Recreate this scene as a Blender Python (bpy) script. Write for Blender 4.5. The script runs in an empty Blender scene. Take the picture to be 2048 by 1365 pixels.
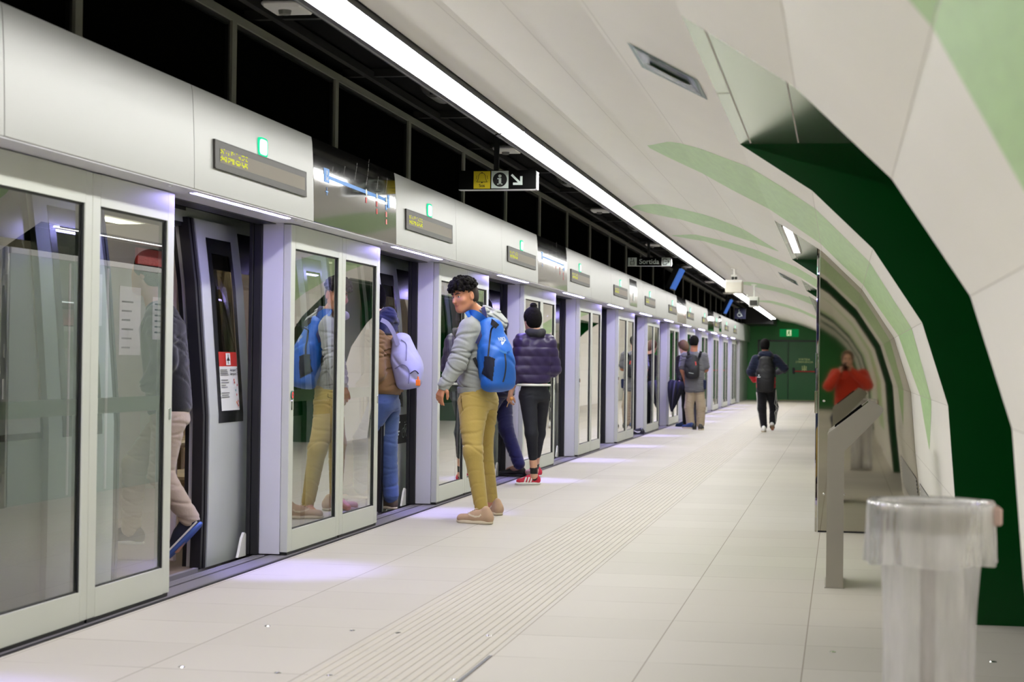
import bpy, math, random
import numpy as np
from mathutils import Vector, Matrix
from mathutils.bvhtree import BVHTree
random.seed(7); np.random.seed(7)
SC = bpy.context.scene
COL = SC.collection
# ------------------------------------------------------------------ camera (platform at z=0, track runs along +Y)
f_px = 3660.0; CAM_H = 1.17; ROLL = 0.0125
VPX, VPY = 1682.0, 735.0
def _axes():
    vx, vy = VPX-1024.0, VPY-682.5
    cr, sr = math.cos(ROLL), math.sin(ROLL)
    ux, uy = cr*vx+sr*vy, -sr*vx+cr*vy
    th = math.atan(uy/f_px); psi = math.atan(ux/f_px*math.cos(th))
    F = Vector((-math.sin(psi)*math.cos(th), math.cos(psi)*math.cos(th), math.sin(th)))
    R = Vector((math.cos(psi), math.sin(psi), 0)); U = R.cross(F); D = -U
    return F, cr*R-sr*D, sr*R+cr*D
CF, CR, CD = _axes()
CAM = Vector((0, 0, CAM_H))
def ray(x, y): return CF+CR*((x-1024)/f_px)+CD*((y-682.5)/f_px)
def at(x, y, axis, val):
    d = ray(x, y); return CAM+d*((val-CAM[axis])/d[axis])
def atY(x, y, Y): return at(x, y, 1, Y)
def atX(x, y, X): return at(x, y, 0, X)
def atF(x, y): return at(x, y, 2, 0.0)
cam_d = bpy.data.cameras.new('camera'); cam = bpy.data.objects.new('camera', cam_d); COL.objects.link(cam)
cam_d.sensor_width = 36; cam_d.sensor_fit = 'HORIZONTAL'; cam_d.lens = f_px*36/2048
M = Matrix.Identity(4)
for i in range(3):
    M[i][0] = CR[i]; M[i][1] = -CD[i]; M[i][2] = -CF[i]; M[i][3] = CAM[i]
cam.matrix_world = M
cam_d.clip_start = 0.05; cam_d.clip_end = 200
cam_d.dof.use_dof = True; cam_d.dof.focus_distance = 13.8; cam_d.dof.aperture_fstop = 4.5
SC.camera = cam
W = bpy.data.worlds.new('world'); SC.world = W; W.use_nodes = True
W.node_tree.nodes['Background'].inputs[0].default_value = (0.6, 0.62, 0.6, 1)
W.node_tree.nodes['Background'].inputs[1].default_value = 0.02
SC.view_settings.view_transform = 'Standard'; SC.view_settings.look = 'None'
SC.view_settings.exposure = 0.0; SC.view_settings.gamma = 1.0
SC.view_settings.use_curve_mapping = False
LAMP_E = 38.0          # emission of the long platform luminaire
DOOR_E = 110.0          # violet-white strips above the openings
TRAIN_E = 7.0          # train saloon lights

# ------------------------------------------------------------------ materials
MATS = {}
def lin(c): return tuple((v/12.92 if v <= 0.04045 else ((v+0.055)/1.055)**2.4) for v in c)
def rgb(r, g, b): return lin((r/255., g/255., b/255.))
def mat(name, col, rough=0.5, metal=0.0, spec=0.5, noise=0.0, nscale=8.0, bump=0.0, bscale=60.0, coat=0.0, aniso=0.0, sub=0.0, sheen=0.0, stretch=None):
    if name in MATS: return MATS[name]
    m = bpy.data.materials.new(name); m.use_nodes = True; nt = m.node_tree; b = nt.nodes['Principled BSDF']
    b.inputs['Base Color'].default_value = (*col, 1); b.inputs['Roughness'].default_value = rough
    b.inputs['Metallic'].default_value = metal; b.inputs['Specular IOR Level'].default_value = spec
    if coat: b.inputs['Coat Weight'].default_value = coat; b.inputs['Coat Roughness'].default_value = 0.08
    if aniso: b.inputs['Anisotropic'].default_value = aniso
    if sheen: b.inputs['Sheen Weight'].default_value = sheen
    if sub: b.inputs['Subsurface Weight'].default_value = sub; b.inputs['Subsurface Radius'].default_value = (0.02, 0.008, 0.004)
    if noise or bump:
        tc = nt.nodes.new('ShaderNodeTexCoord'); mp = nt.nodes.new('ShaderNodeMapping')
        nt.links.new(tc.outputs['Object'], mp.inputs[0])
        if stretch: mp.inputs['Scale'].default_value = stretch
    if noise:
        n = nt.nodes.new('ShaderNodeTexNoise'); n.inputs['Scale'].default_value = nscale; n.inputs['Detail'].default_value = 4
        nt.links.new(mp.outputs[0], n.inputs['Vector'])
        mx = nt.nodes.new('ShaderNodeMix'); mx.data_type = 'RGBA'
        mx.inputs['A'].default_value = (*[max(0, c*(1-noise)) for c in col], 1)
        mx.inputs['B'].default_value = (*[min(1, c*(1+noise)) for c in col], 1)
        nt.links.new(n.outputs[0], mx.inputs['Factor']); nt.links.new(mx.outputs['Result'], b.inputs['Base Color'])
    if bump:
        n2 = nt.nodes.new('ShaderNodeTexNoise'); n2.inputs['Scale'].default_value = bscale; n2.inputs['Detail'].default_value = 3
        nt.links.new(mp.outputs[0], n2.inputs['Vector'])
        bp = nt.nodes.new('ShaderNodeBump'); bp.inputs['Strength'].default_value = bump; bp.inputs['Distance'].default_value = 0.01
        nt.links.new(n2.outputs[0], bp.inputs['Height']); nt.links.new(bp.outputs[0], b.inputs['Normal'])
    MATS[name] = m; return m
def emit(name, col, strength):
    if name in MATS: return MATS[name]
    m = bpy.data.materials.new(name); m.use_nodes = True; nt = m.node_tree; nt.nodes.clear()
    e = nt.nodes.new('ShaderNodeEmission'); o = nt.nodes.new('ShaderNodeOutputMaterial')
    e.inputs[0].default_value = (*col, 1); e.inputs[1].default_value = strength
    nt.links.new(e.outputs[0], o.inputs[0]); MATS[name] = m; return m
def glass(name, tint, ior=1.5, rough=0.0, gain=1.0, absorb=0.0):
    m = bpy.data.materials.new(name); m.use_nodes = True; nt = m.node_tree; nt.nodes.clear()
    o = nt.nodes.new('ShaderNodeOutputMaterial'); mx = nt.nodes.new('ShaderNodeMixShader')
    t = nt.nodes.new('ShaderNodeBsdfTransparent'); t.inputs[0].default_value = (*tint, 1)
    g = nt.nodes.new('ShaderNodeBsdfGlossy'); g.inputs['Roughness'].default_value = rough; g.inputs[0].default_value = (1, 1, 1, 1)
    fr = nt.nodes.new('ShaderNodeFresnel'); fr.inputs[0].default_value = ior
    ma = nt.nodes.new('ShaderNodeMath'); ma.operation = 'MULTIPLY'; ma.use_clamp = True; ma.inputs[1].default_value = gain
    nt.links.new(fr.outputs[0], ma.inputs[0]); nt.links.new(ma.outputs[0], mx.inputs[0])
    nt.links.new(t.outputs[0], mx.inputs[1]); nt.links.new(g.outputs[0], mx.inputs[2]); nt.links.new(mx.outputs[0], o.inputs[0])
    MATS[name] = m; return m

m_vault = mat('vault_panel', rgb(246, 243, 232), 0.4, 0, 0.6, noise=0.03, nscale=1.5)
m_leafpaint = mat('leaf_paint', rgb(186, 222, 158), 0.35, 0, 0.5, noise=0.16, nscale=9, stretch=(3, .5, 3))
m_joint = mat('joint', rgb(208, 204, 194), 0.7)
m_green = mat('dark_green_panel', rgb(0, 62, 18), 0.22, 0, 0.25, noise=0.12, nscale=3)
m_greenwall = mat('green_end_wall', rgb(22, 120, 42), 0.45, noise=0.08, nscale=3)
m_greendoor = mat('green_door', rgb(18, 104, 42), 0.4, noise=0.08, nscale=3)
m_soffit = mat('gloss_soffit', rgb(196, 214, 196), 0.16, 0.85, 0.6)
m_black = mat('black', rgb(14, 14, 14), 0.45)
m_blackceil = mat('black_ceiling', rgb(12, 12, 12), 0.8, 0, .05)
m_blackglass = mat('black_glass', rgb(9, 9, 8), 0.8, 0, 0.0)
m_mull = mat('mullion_grey', rgb(140, 140, 130), 0.5, 0.1, noise=0.08)
m_alu = mat('satin_aluminium', rgb(214, 215, 216), 0.3, 0.75, 0.5, noise=0.02, nscale=2)
m_frame = mat('door_frame_paint', rgb(200, 203, 194), 0.42, 0.1, 0.5, noise=0.02, nscale=3)
m_post = mat('door_post_paint', rgb(206, 206, 212), 0.45, 0.05, 0.5)
m_rubber = mat('black_rubber', rgb(16, 15, 20), 0.5)
m_steel = mat('brushed_steel', rgb(172, 168, 158), 0.28, 0.95, noise=0.05, nscale=5)
m_darksteel = mat('ribbed_steel', rgb(150, 146, 154), 0.45, 0.25)
m_mirror = mat('mirror_steel', rgb(176, 172, 160), 0.025, 1.0)
m_chrome = mat('chrome', rgb(220, 220, 220), 0.08, 1.0)
m_white = mat('white_plastic', rgb(225, 224, 218), 0.4)
m_doorglass = glass('door_glass', (0.70, 0.80, 0.73), 1.5, 0.0, 2.3)
m_winglass = glass('window_glass', (0.42, 0.42, 0.38), 1.5, 0.0, 1.0)
m_red = mat('red', rgb(190, 40, 30), 0.4)
m_yellow = mat('sign_yellow', rgb(214, 190, 20), 0.5)
m_signwhite = mat('sign_white', rgb(205, 215, 210), 0.5)
m_blue = mat('line_blue', rgb(40, 130, 215), 0.4)

# ------------------------------------------------------------------ object helpers
def tag(o, label=None, cat=None, group=None, kind=None):
    if label: o['label'] = label
    if cat: o['category'] = cat
    if group: o['group'] = group
    if kind: o['kind'] = kind
    return o
def empty(name, loc, label=None, cat=None, group=None):
    o = bpy.data.objects.new(name, None); COL.objects.link(o); o.location = loc
    o.empty_display_size = 0.1
    return tag(o, label, cat, group)
def world_loc(o):
    v = Vector(o.location)
    while o.parent: o = o.parent; v += Vector(o.location)
    return v
class MB:
    def __init__(s): s.v = []; s.f = []; s.m = []; s.mi = 0
    def add(s, vs, fs):
        n = len(s.v); s.v += [tuple(v) for v in vs]; s.f += [tuple(n+i for i in f) for f in fs]; s.m += [s.mi]*len(fs); return s
    def mat(s, i): s.mi = i; return s
    def box(s, x0, x1, y0, y1, z0, z1, bev=0.0):
        if x0 > x1: x0, x1 = x1, x0
        if y0 > y1: y0, y1 = y1, y0
        if z0 > z1: z0, z1 = z1, z0
        if bev <= 0:
            vs = [(x, y, z) for z in (z0, z1) for y in (y0, y1) for x in (x0, x1)]
            return s.add(vs, [(0, 2, 3, 1), (4, 5, 7, 6), (0, 1, 5, 4), (1, 3, 7, 5), (3, 2, 6, 7), (2, 0, 4, 6)])
        b = min(bev, (x1-x0)/2.01, (y1-y0)/2.01, (z1-z0)/2.01)
        xs = (x0, x1); ys = (y0, y1); zs = (z0, z1); idx = {}; vs = []
        for i in (0, 1):
            for j in (0, 1):
                for k in (0, 1):
                    sx, sy, sz = (1-2*i)*b, (1-2*j)*b, (1-2*k)*b
                    for a, d in enumerate(((0, sy, sz), (sx, 0, sz), (sx, sy, 0))):
                        idx[i, j, k, a] = len(vs); vs.append((xs[i]+d[0], ys[j]+d[1], zs[k]+d[2]))
        fs = []
        I = lambda i, j, k, a: idx[i, j, k, a]
        for i in (0, 1): fs.append(tuple(I(i, j, k, 0) for j, k in (((0, 0), (0, 1), (1, 1), (1, 0)) if i == 0 else ((0, 0), (1, 0), (1, 1), (0, 1)))))
        for j in (0, 1): fs.append(tuple(I(i, j, k, 1) for i, k in (((0, 0), (1, 0), (1, 1), (0, 1)) if j == 0 else ((0, 0), (0, 1), (1, 1), (1, 0)))))
        for k in (0, 1): fs.append(tuple(I(i, j, k, 2) for i, j in (((0, 0), (0, 1), (1, 1), (1, 0)) if k == 0 else ((0, 0), (1, 0), (1, 1), (0, 1)))))
        for a, b2 in ((0, 1), (0, 2), (1, 2)):
            c = 3-a-b2
            for p in (0, 1):
                for q in (0, 1):
                    c0 = [0, 0, 0]; c0[a] = p; c0[b2] = q; c1 = list(c0); c1[c] = 1
                    f = [I(*c0, a), I(*c1, a), I(*c1, b2), I(*c0, b2)]
                    if (p ^ q) ^ (1 if (a, b2) == (0, 2) else 0): f.reverse()
                    fs.append(tuple(f))
        for i in (0, 1):
            for j in (0, 1):
                for k in (0, 1):
                    f = [I(i, j, k, 0), I(i, j, k, 1), I(i, j, k, 2)]
                    if (i+j+k) % 2: f.reverse()
                    fs.append(tuple(f))
        return s.add(vs, fs)
    def prism(s, poly, axis, a0, a1):      # poly in the two other axes (in order), extruded along axis
        n = len(poly)
        def P(p, a): q = list(p); q.insert(axis, a); return tuple(q)
        vs = [P(p, a0) for p in poly]+[P(p, a1) for p in poly]
        fs = [tuple(range(n))[::-1], tuple(range(n, 2*n))]+[(i, (i+1) % n, n+(i+1) % n, n+i) for i in range(n)]
        return s.add(vs, fs)
    def tube(s, pts, r, n=12, cap=True):
        pts = [Vector(p) for p in pts]; rs = r if isinstance(r, (list, tuple)) else [r]*len(pts)
        base = len(s.v); vs = []; fs = []
        up = None
        for i, p in enumerate(pts):
            d = (pts[min(i+1, len(pts)-1)]-pts[max(i-1, 0)]).normalized()
            if up is None:
                up = Vector((0, 0, 1)) if abs(d.z) < 0.9 else Vector((1, 0, 0))
            a = d.cross(up).normalized(); b = a.cross(d).normalized(); up = b
            for k in range(n):
                t = 2*math.pi*k/n; vs.append(p+a*math.cos(t)*rs[i]+b*math.sin(t)*rs[i])
        for i in range(len(pts)-1):
            for k in range(n):
                a0 = i*n+k; b0 = i*n+(k+1) % n; fs.append((a0, b0, b0+n, a0+n))
        if cap: fs.append(tuple(range(n))[::-1]); fs.append(tuple(range((len(pts)-1)*n, len(pts)*n)))
        return s.add(vs, fs)
    def lathe(s, c, prof, n=24, axis=2, a0=0, a1=2*math.pi):
        vs = []; fs = []; full = abs(a1-a0-2*math.pi) < 1e-4; m = n if full else n+1
        for r, z in prof:
            for k in range(m):
                t = a0+(a1-a0)*k/n
                q = [r*math.cos(t), r*math.sin(t)]; q.insert(axis, z); vs.append((c[0]+q[0], c[1]+q[1], c[2]+q[2]))
        for i in range(len(prof)-1):
            for k in range(n):
                a = i*m+k; b = i*m+(k+1) % m; fs.append((a, b, b+m, a+m))
        return s.add(vs, fs)
    def quad(s, a, b, c, d): return s.add([a, b, c, d], [(0, 1, 2, 3)])
    def build(s, name, mats, parent=None, smooth=False, sharp=35):
        return mk(name, s.v, s.f, mats, parent, smooth, s.m, sharp)
def mk(name, vs, fs, mats, parent=None, smooth=False, mi=None, sharp=35, fixn=True):
    off = world_loc(parent) if parent else None
    if off is not None: vs = [(v[0]-off.x, v[1]-off.y, v[2]-off.z) for v in vs]
    me = bpy.data.meshes.new(name); me.from_pydata([tuple(v) for v in vs], [], [tuple(f) for f in fs]); 
    if not isinstance(mats, (list, tuple)): mats = [mats]
    for m in mats: me.materials.append(m)
    if mi is not None and len(mats) > 1: me.polygons.foreach_set('material_index', mi)
    if smooth:
        me.polygons.foreach_set('use_smooth', [True]*len(me.polygons))
        if sharp: 
            try: me.set_sharp_from_angle(angle=math.radians(sharp))
            except Exception: pass
    me.update()
    o = bpy.data.objects.new(name, me); COL.objects.link(o)
    if parent: o.parent = parent
    return o
def copy_tree(o, parent=None):
    c = o.copy(); COL.objects.link(c); c.parent = parent
    for ch in list(o.children): copy_tree(ch, c)
    return c
def text_mesh(txt, size, mapf, extrude=0.0):
    cu = bpy.data.curves.new('t', 'FONT'); cu.body = txt; cu.size = size; cu.align_x = 'CENTER'; cu.align_y = 'CENTER'; cu.offset = size*0.012
    ob = bpy.data.objects.new('t', cu); COL.objects.link(ob)
    dg = bpy.context.evaluated_depsgraph_get(); dg.update()
    me = bpy.data.meshes.new_from_object(ob.evaluated_get(dg))
    vs = [mapf(v.co.x, v.co.y) for v in me.vertices]; fs = [tuple(p.vertices) for p in me.polygons]
    bpy.data.objects.remove(ob); bpy.data.curves.remove(cu); bpy.data.meshes.remove(me)
    return vs, fs
ORD = ['nearest', 'second', 'third', 'fourth', 'fifth', 'sixth', 'seventh', 'eighth', 'ninth', 'tenth', 'eleventh', 'twelfth', 'thirteenth', 'fourteenth', 'fifteenth', 'sixteenth', 'seventeenth', 'eighteenth', 'nineteenth', 'twentieth',
       'twenty-first', 'twenty-second', 'twenty-third', 'twenty-fourth', 'twenty-fifth', 'twenty-sixth', 'twenty-seventh', 'twenty-eighth', 'twenty-ninth', 'thirtieth']
# ================================================================== STATION SHELL
YN, YF = -26.0, 64.0       # ends of the station hall
def struct(o, kind='structure'): o['kind'] = kind; return o
# --- floor: tiles .61 x .60 with open joints cut in the material, small gaps as real grooves near by are below a pixel
def floor_material():
    m = bpy.data.materials.new('floor_tiles'); m.use_nodes = True; nt = m.node_tree; b = nt.nodes['Principled BSDF']
    g = nt.nodes.new('ShaderNodeNewGeometry'); sp = nt.nodes.new('ShaderNodeSeparateXYZ'); nt.links.new(g.outputs['Position'], sp.inputs[0])
    def M_(op, a, b_=None, clamp=False):
        n = nt.nodes.new('ShaderNodeMath'); n.operation = op; n.use_clamp = clamp
        for i, v in enumerate((a, b_)):
            if v is None: continue
            if isinstance(v, (int, float)): n.inputs[i].default_value = v
            else: nt.links.new(v, n.inputs[i])
        return n.outputs[0]
    def joint(coord, off, per, w):
        t = M_('MODULO', M_('ADD', coord, -off+per*200+per/2), per)
        return M_('LESS_THAN', M_('ABSOLUTE', M_('SUBTRACT', t, per/2)), w)
    jx = joint(sp.outputs[0], -1.355, 0.61, 0.0024); jy = joint(sp.outputs[1], 7.19, 0.6, 0.0042)
    n = nt.nodes.new('ShaderNodeTexNoise'); n.inputs['Scale'].default_value = 1.1; n.inputs['Detail'].default_value = 5
    nt.links.new(g.outputs['Position'], n.inputs['Vector'])
    n3 = nt.nodes.new('ShaderNodeTexNoise'); n3.inputs['Scale'].default_value = 2.6; n3.inputs['Detail'].default_value = 2
    nt.links.new(g.outputs['Position'], n3.inputs['Vector'])
    # per tile tone
    cx = M_('FLOOR', M_('DIVIDE', M_('ADD', sp.outputs[0], 1.355), .61)); cy = M_('FLOOR', M_('DIVIDE', M_('ADD', sp.outputs[1], -7.19), .6))
    cb = nt.nodes.new('ShaderNodeCombineXYZ'); nt.links.new(cx, cb.inputs[0]); nt.links.new(cy, cb.inputs[1])
    wn = nt.nodes.new('ShaderNodeTexWhiteNoise'); wn.noise_dimensions = '2D'; nt.links.new(cb.outputs[0], wn.inputs['Vector'])
    r = nt.nodes.new('ShaderNodeMix'); r.data_type = 'RGBA'
    r.inputs['A'].default_value = (*rgb(172, 167, 155), 1); r.inputs['B'].default_value = (*rgb(186, 181, 170), 1)
    fac = M_('ADD', M_('MULTIPLY', n.outputs[0], 0.6), M_('MULTIPLY', wn.outputs[0], 0.4)); nt.links.new(fac, r.inputs['Factor'])
    j = M_('MAXIMUM', M_('MULTIPLY', jx, 0.85), M_('MULTIPLY', jy, M_('ADD', M_('MULTIPLY', n3.outputs[0], 2.0), -0.65, True)))
    mj = nt.nodes.new('ShaderNodeMix'); mj.data_type = 'RGBA'; nt.links.new(j, mj.inputs['Factor'])
    nt.links.new(r.outputs['Result'], mj.inputs['A']); mj.inputs['B'].default_value = (*rgb(118, 104, 88), 1)
    nt.links.new(mj.outputs['Result'], b.inputs['Base Color'])
    b.inputs['Roughness'].default_value = 0.34; b.inputs['Specular IOR Level'].default_value = 0.10
    rr = nt.nodes.new('ShaderNodeMapRange'); nt.links.new(n.outputs[0], rr.inputs[0]); rr.inputs[3].default_value = 0.50; rr.inputs[4].default_value = 0.60
    nt.links.new(rr.outputs[0], b.inputs['Roughness'])
    return m
m_floor = floor_material()
fl = MB(); fl.box(-3.205, 3.2, YN, YF, -0.2, 0.0)
struct(fl.build('floor', m_floor))
m_tact = mat('tactile_tile', rgb(182, 176, 162), 0.6, 0, .1, noise=0.05, nscale=4)
tb = MB()
for k in range(15):
    x = -1.93+k*0.0385
    tb.prism([(x-.011, 0.0005), (x+.011, 0.0005), (x+.009, 0.0019), (x-.009, 0.0019)], 1, YN+1, YF-2.0)
struct(tb.build('trim_1', m_tact))
sb = MB(); sb.box(-1.372, -1.358, 4.0, 7.19, 0.0003, 0.002)
struct(sb.build('trim_2', m_black))
# threshold plates along the doors: ribbed metal, dark slots
th = MB(); th.mat(0).box(-3.46, -3.208, YN, YF, -0.12, -0.004); th.mat(1)
for x in (-3.216, -3.229): th.box(x-.003, x+.003, YN, YF, -0.01, 0.001)
th.mat(0)
for k in range(9):
    x = -3.250-k*.0125; th.box(x-.0035, x+.0035, YN, YF, -0.01, 0.003)
th.mat(1).box(-3.372, -3.364, YN, YF, -0.01, 0.001); th.mat(0)
for k in range(4):
    x = -3.385-k*.018; th.box(x-.004, x+.004, YN, YF, -0.01, 0.003)
struct(th.build('trim_3', [m_darksteel, m_black]))
# concrete trackbed and dark tunnel wall behind the train
pit = MB(); pit.box(-8.5, -3.46, YN, YF, -1.3, -1.2)
struct(pit.build('floor', m_black))
tw = MB(); tw.box(-8.6, -8.5, YN, YF, -1.3, 4.2)
struct(tw.build('wall_tunnel', m_black))
tr = MB(); tr.box(-8.6, -3.30, YN, YF, 4.1, 4.2)
struct(tr.build('ceiling_tunnel', m_black))
eb = MB(); eb.box(-3.47, -3.46, YN, YF, -1.3, -0.12)
struct(eb.build('wall_platform_edge', m_black))
# --- black services ceiling between the screen and the lamp
cb_ = MB(); cb_.mat(0).box(-3.34, -2.08, YN, YF, 3.12, 3.22)
for k in range(45):                                   # visible joists and trays in the dark void
    y = YN+1+2.045*k
    cb_.mat(1).box(-3.3, -2.62, y, y+.05, 3.07, 3.12)
cb_.mat(1).box(-2.80, -2.74, YN, YF, 3.06, 3.12).box(-3.12, -3.08, YN, YF, 3.05, 3.10)
struct(cb_.build('ceiling_services', [m_blackceil, mat('dark_tray', rgb(34, 34, 32), .5)]))
# --- vault, facetted profile (x, z)
PV = [(-2.075, 2.735), (-1.64, 2.665), (-1.25, 2.545), (-.90, 2.415), (-.477, 2.21), (-.14, 1.99), (.14, 1.72), (.365, 1.38), (.485, 1.0), (.52, .57), (.585, 0)]
ARC = [0]
for i in range(len(PV)-1): ARC.append(ARC[-1]+math.hypot(PV[i+1][0]-PV[i][0], PV[i+1][1]-PV[i][1]))
def pv(s, off=0.0):
    s = min(max(s, 0), ARC[-1]-1e-6)
    for i in range(len(PV)-1):
        if s <= ARC[i+1]:
            u = (s-ARC[i])/(ARC[i+1]-ARC[i]); (x0, z0), (x1, z1) = PV[i], PV[i+1]
            nx, nz = (z1-z0), -(x1-x0); l = math.hypot(nx, nz)
            return (x0+(x1-x0)*u+nx/l*off, z0+(z1-z0)*u+nz/l*off)
def interp(pts, s):
    pts = sorted(pts)
    if s <= pts[0][0]: return pts[0][1]
    for a, b in zip(pts, pts[1:]):
        if s <= b[0]: return a[1]+(b[1]-a[1])*(s-a[0])/(b[0]-a[0])
    return pts[-1][1]
NICHES = [(-16.5, -12.5), (-9.0, -5.8), (5.43, 8.62), (13.14, 17.95), (22.1, 25.3), (27.1, 35.9), (42.0, 46.0)]
m_pit = mat('niche_dark', rgb(30, 60, 40), 0.5)
vb = MB()
# upper part: continuous
vb.mat(0)
for i in range(4):
    (x0, z0), (x1, z1) = PV[i], PV[i+1]
    vb.quad((x0, YN, z0), (x0, YF, z0), (x1, YF, z1), (x1, YN, z1))
vb.quad((-2.075, YN, 2.735), (-2.075, YN, 3.2), (-2.075, YF, 3.2), (-2.075, YF, 2.735))
solid = []; y = YN
for a, b in NICHES: solid.append((y, a)); y = b
solid.append((y, YF))
low = PV[4:]
for a, b in solid:
    vb.mat(0)
    for i in range(len(low)-1):
        (x0, z0), (x1, z1) = low[i], low[i+1]
        vb.quad((x0, a, z0), (x0, b, z0), (x1, b, z1), (x1, a, z1))
    vb.mat(1)
    poly = low+[(3.2, 0), (3.2, 2.21)]
    vb.add([(x, a, z) for x, z in poly], [tuple(range(len(poly)))])
    vb.add([(x, b, z) for x, z in poly], [tuple(range(len(poly)))[::-1]])
vb.mat(2)
for a, b in NICHES:
    vb.quad((-.477, a, 2.21), (-.477, b, 2.21), (3.2, b, 2.21), (3.2, a, 2.21))
    vb.mat(4)
    for x in (-.425, -.205):
        vb.box(x-.003, x+.003, a+.05, b-.05, 2.2085, 2.2105)
    vb.box(-.477, -.425, a+(b-a)*.49, a+(b-a)*.49+.006, 2.2085, 2.2105); vb.mat(2)
# joints between the cladding panels (thin dark lines)
vb.mat(4)
for s, sa in ((0.40, None), (0.80, None), (1.25, None)):
    x0, z0 = pv(s-.0015, .0008); x1, z1 = pv(s+.0015, .0008)
    vb.quad((x0, YN, z0), (x0, YF, z0), (x1, YF, z1), (x1, YN, z1))
for i in (5, 6, 7, 8, 9):
    for a, b in solid:
        x0, z0 = pv(ARC[i]-.0015, .0012); x1, z1 = pv(ARC[i]+.0015, .0012)
        vb.quad((x0, a, z0), (x0, b, z0), (x1, b, z1), (x1, a, z1))
# painted leaf shapes on the cladding
STROKES = [
 ([(.917, 11.2), (0.95, 11.1), (1.137, 10.4), (1.369, 9.95), (1.659, 9.66), (1.892, 9.55), (2.29, 9.6), (2.59, 9.72), (2.89, 9.85), (3.21, 10.1), (3.36, 10.3), (3.59, 10.85)],
  [(0.917, 11.35), (1.022, 11.55), (1.211, 11.81), (1.429, 12.05), (1.747, 12.2), (2.01, 12.3), (2.29, 12.4), (2.7, 12.3), (3.0, 12.0), (3.3, 11.6), (3.44, 11.3), (3.59, 10.9)]),
 ([(0.01, 18.05), (.12, 17.6), (0.338, 17.11), (0.603, 16.85), (0.998, 16.5), (1.263, 16.65), (1.56, 17.5)],
  [(0.01, 18.15), (0.132, 18.5), (0.362, 18.7), (0.713, 18.65), (1.015, 18.55), (1.302, 18.25), (1.56, 17.6)]),
 ([(0.07, 21.85), (0.368, 21.04), (0.804, 20.4), (1.23, 19.74), (1.586, 19.34), (1.961, 18.9), (2.3, 18.9), (2.9, 19.5)],
  [(0.07, 21.95), (0.322, 22.0), (0.761, 21.95), (1.125, 21.85), (1.454, 21.62), (1.8, 21.4), (2.3, 21.2), (2.9, 20.3)]),
 ([(0.22, 33.6), (0.6, 31.9), (1.05, 30.4), (1.8, 27.2), (2.3, 26.0)], [(0.22, 34.4), (0.6, 34.2), (1.05, 32.8), (1.7, 31.0), (2.3, 27.0)]),
 ([(0.1, 43.5), (0.6, 41), (1.5, 39), (2.3, 38.8)], [(0.1, 44.1), (0.6, 43.4), (1.5, 42), (2.3, 41)]),
 ([(1.9, 2.6), (2.3, 2.0), (2.6, 1.2), (3.2, 0.6), (3.9, 0.4)], [(1.9, 2.75), (2.2, 2.86), (2.412, 2.96), (2.51, 3.03), (2.62, 3.10), (2.78, 3.20), (3.2, 3.25), (3.9, 3.2)]),
 ([(1.3, -5.0), (1.9, -6.0), (2.7, -6.2), (3.7, -5.5)], [(1.3, -4.8), (1.9, -4.0), (2.7, -3.4), (3.7, -4.4)]),
]
def overlaps(y0, y1):     # pieces of [y0,y1] on solid cladding
    out = []
    for a, b in solid:
        p, q = max(a, y0), min(b, y1)
        if q > p+.001: out.append((p, q))
    return out
vb.mat(3)
for lo, hi in STROKES:
    s0, s1 = min(p[0] for p in lo), max(p[0] for p in lo); n = int((s1-s0)/.03)+1
    ss = sorted(set([s0+(s1-s0)*k/n for k in range(n+1)]+[a for a in ARC if s0 < a < s1]))
    for a, b in zip(ss, ss[1:]):
        la, lb, ha, hb = interp(lo, a), interp(lo, b), interp(hi, a), interp(hi, b)
        if b > ARC[4]+.001:
            for p, q in overlaps(min(la, lb), max(ha, hb)):
                (x0, z0), (x1, z1) = pv(a, .001), pv(b, .001)
                if a < ARC[4]: pass
                c = lambda v: min(max(v, p), q)
                vb.quad((x0, c(la), z0), (x0, c(ha), z0), (x1, c(hb), z1), (x1, c(lb), z1))
        else:
            (x0, z0), (x1, z1) = pv(a+1e-5, .001), pv(b-1e-5, .001)
            vb.quad((x0, la, z0), (x0, ha, z0), (x1, hb, z1), (x1, lb, z1))
struct(vb.build('ceiling', [m_vault, m_green, m_soffit, m_leafpaint, m_joint]))
bk = MB(); bk.box(3.2, 3.3, YN, YF, 0, 3.3)
struct(bk.build('wall_right', m_pit))
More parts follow.
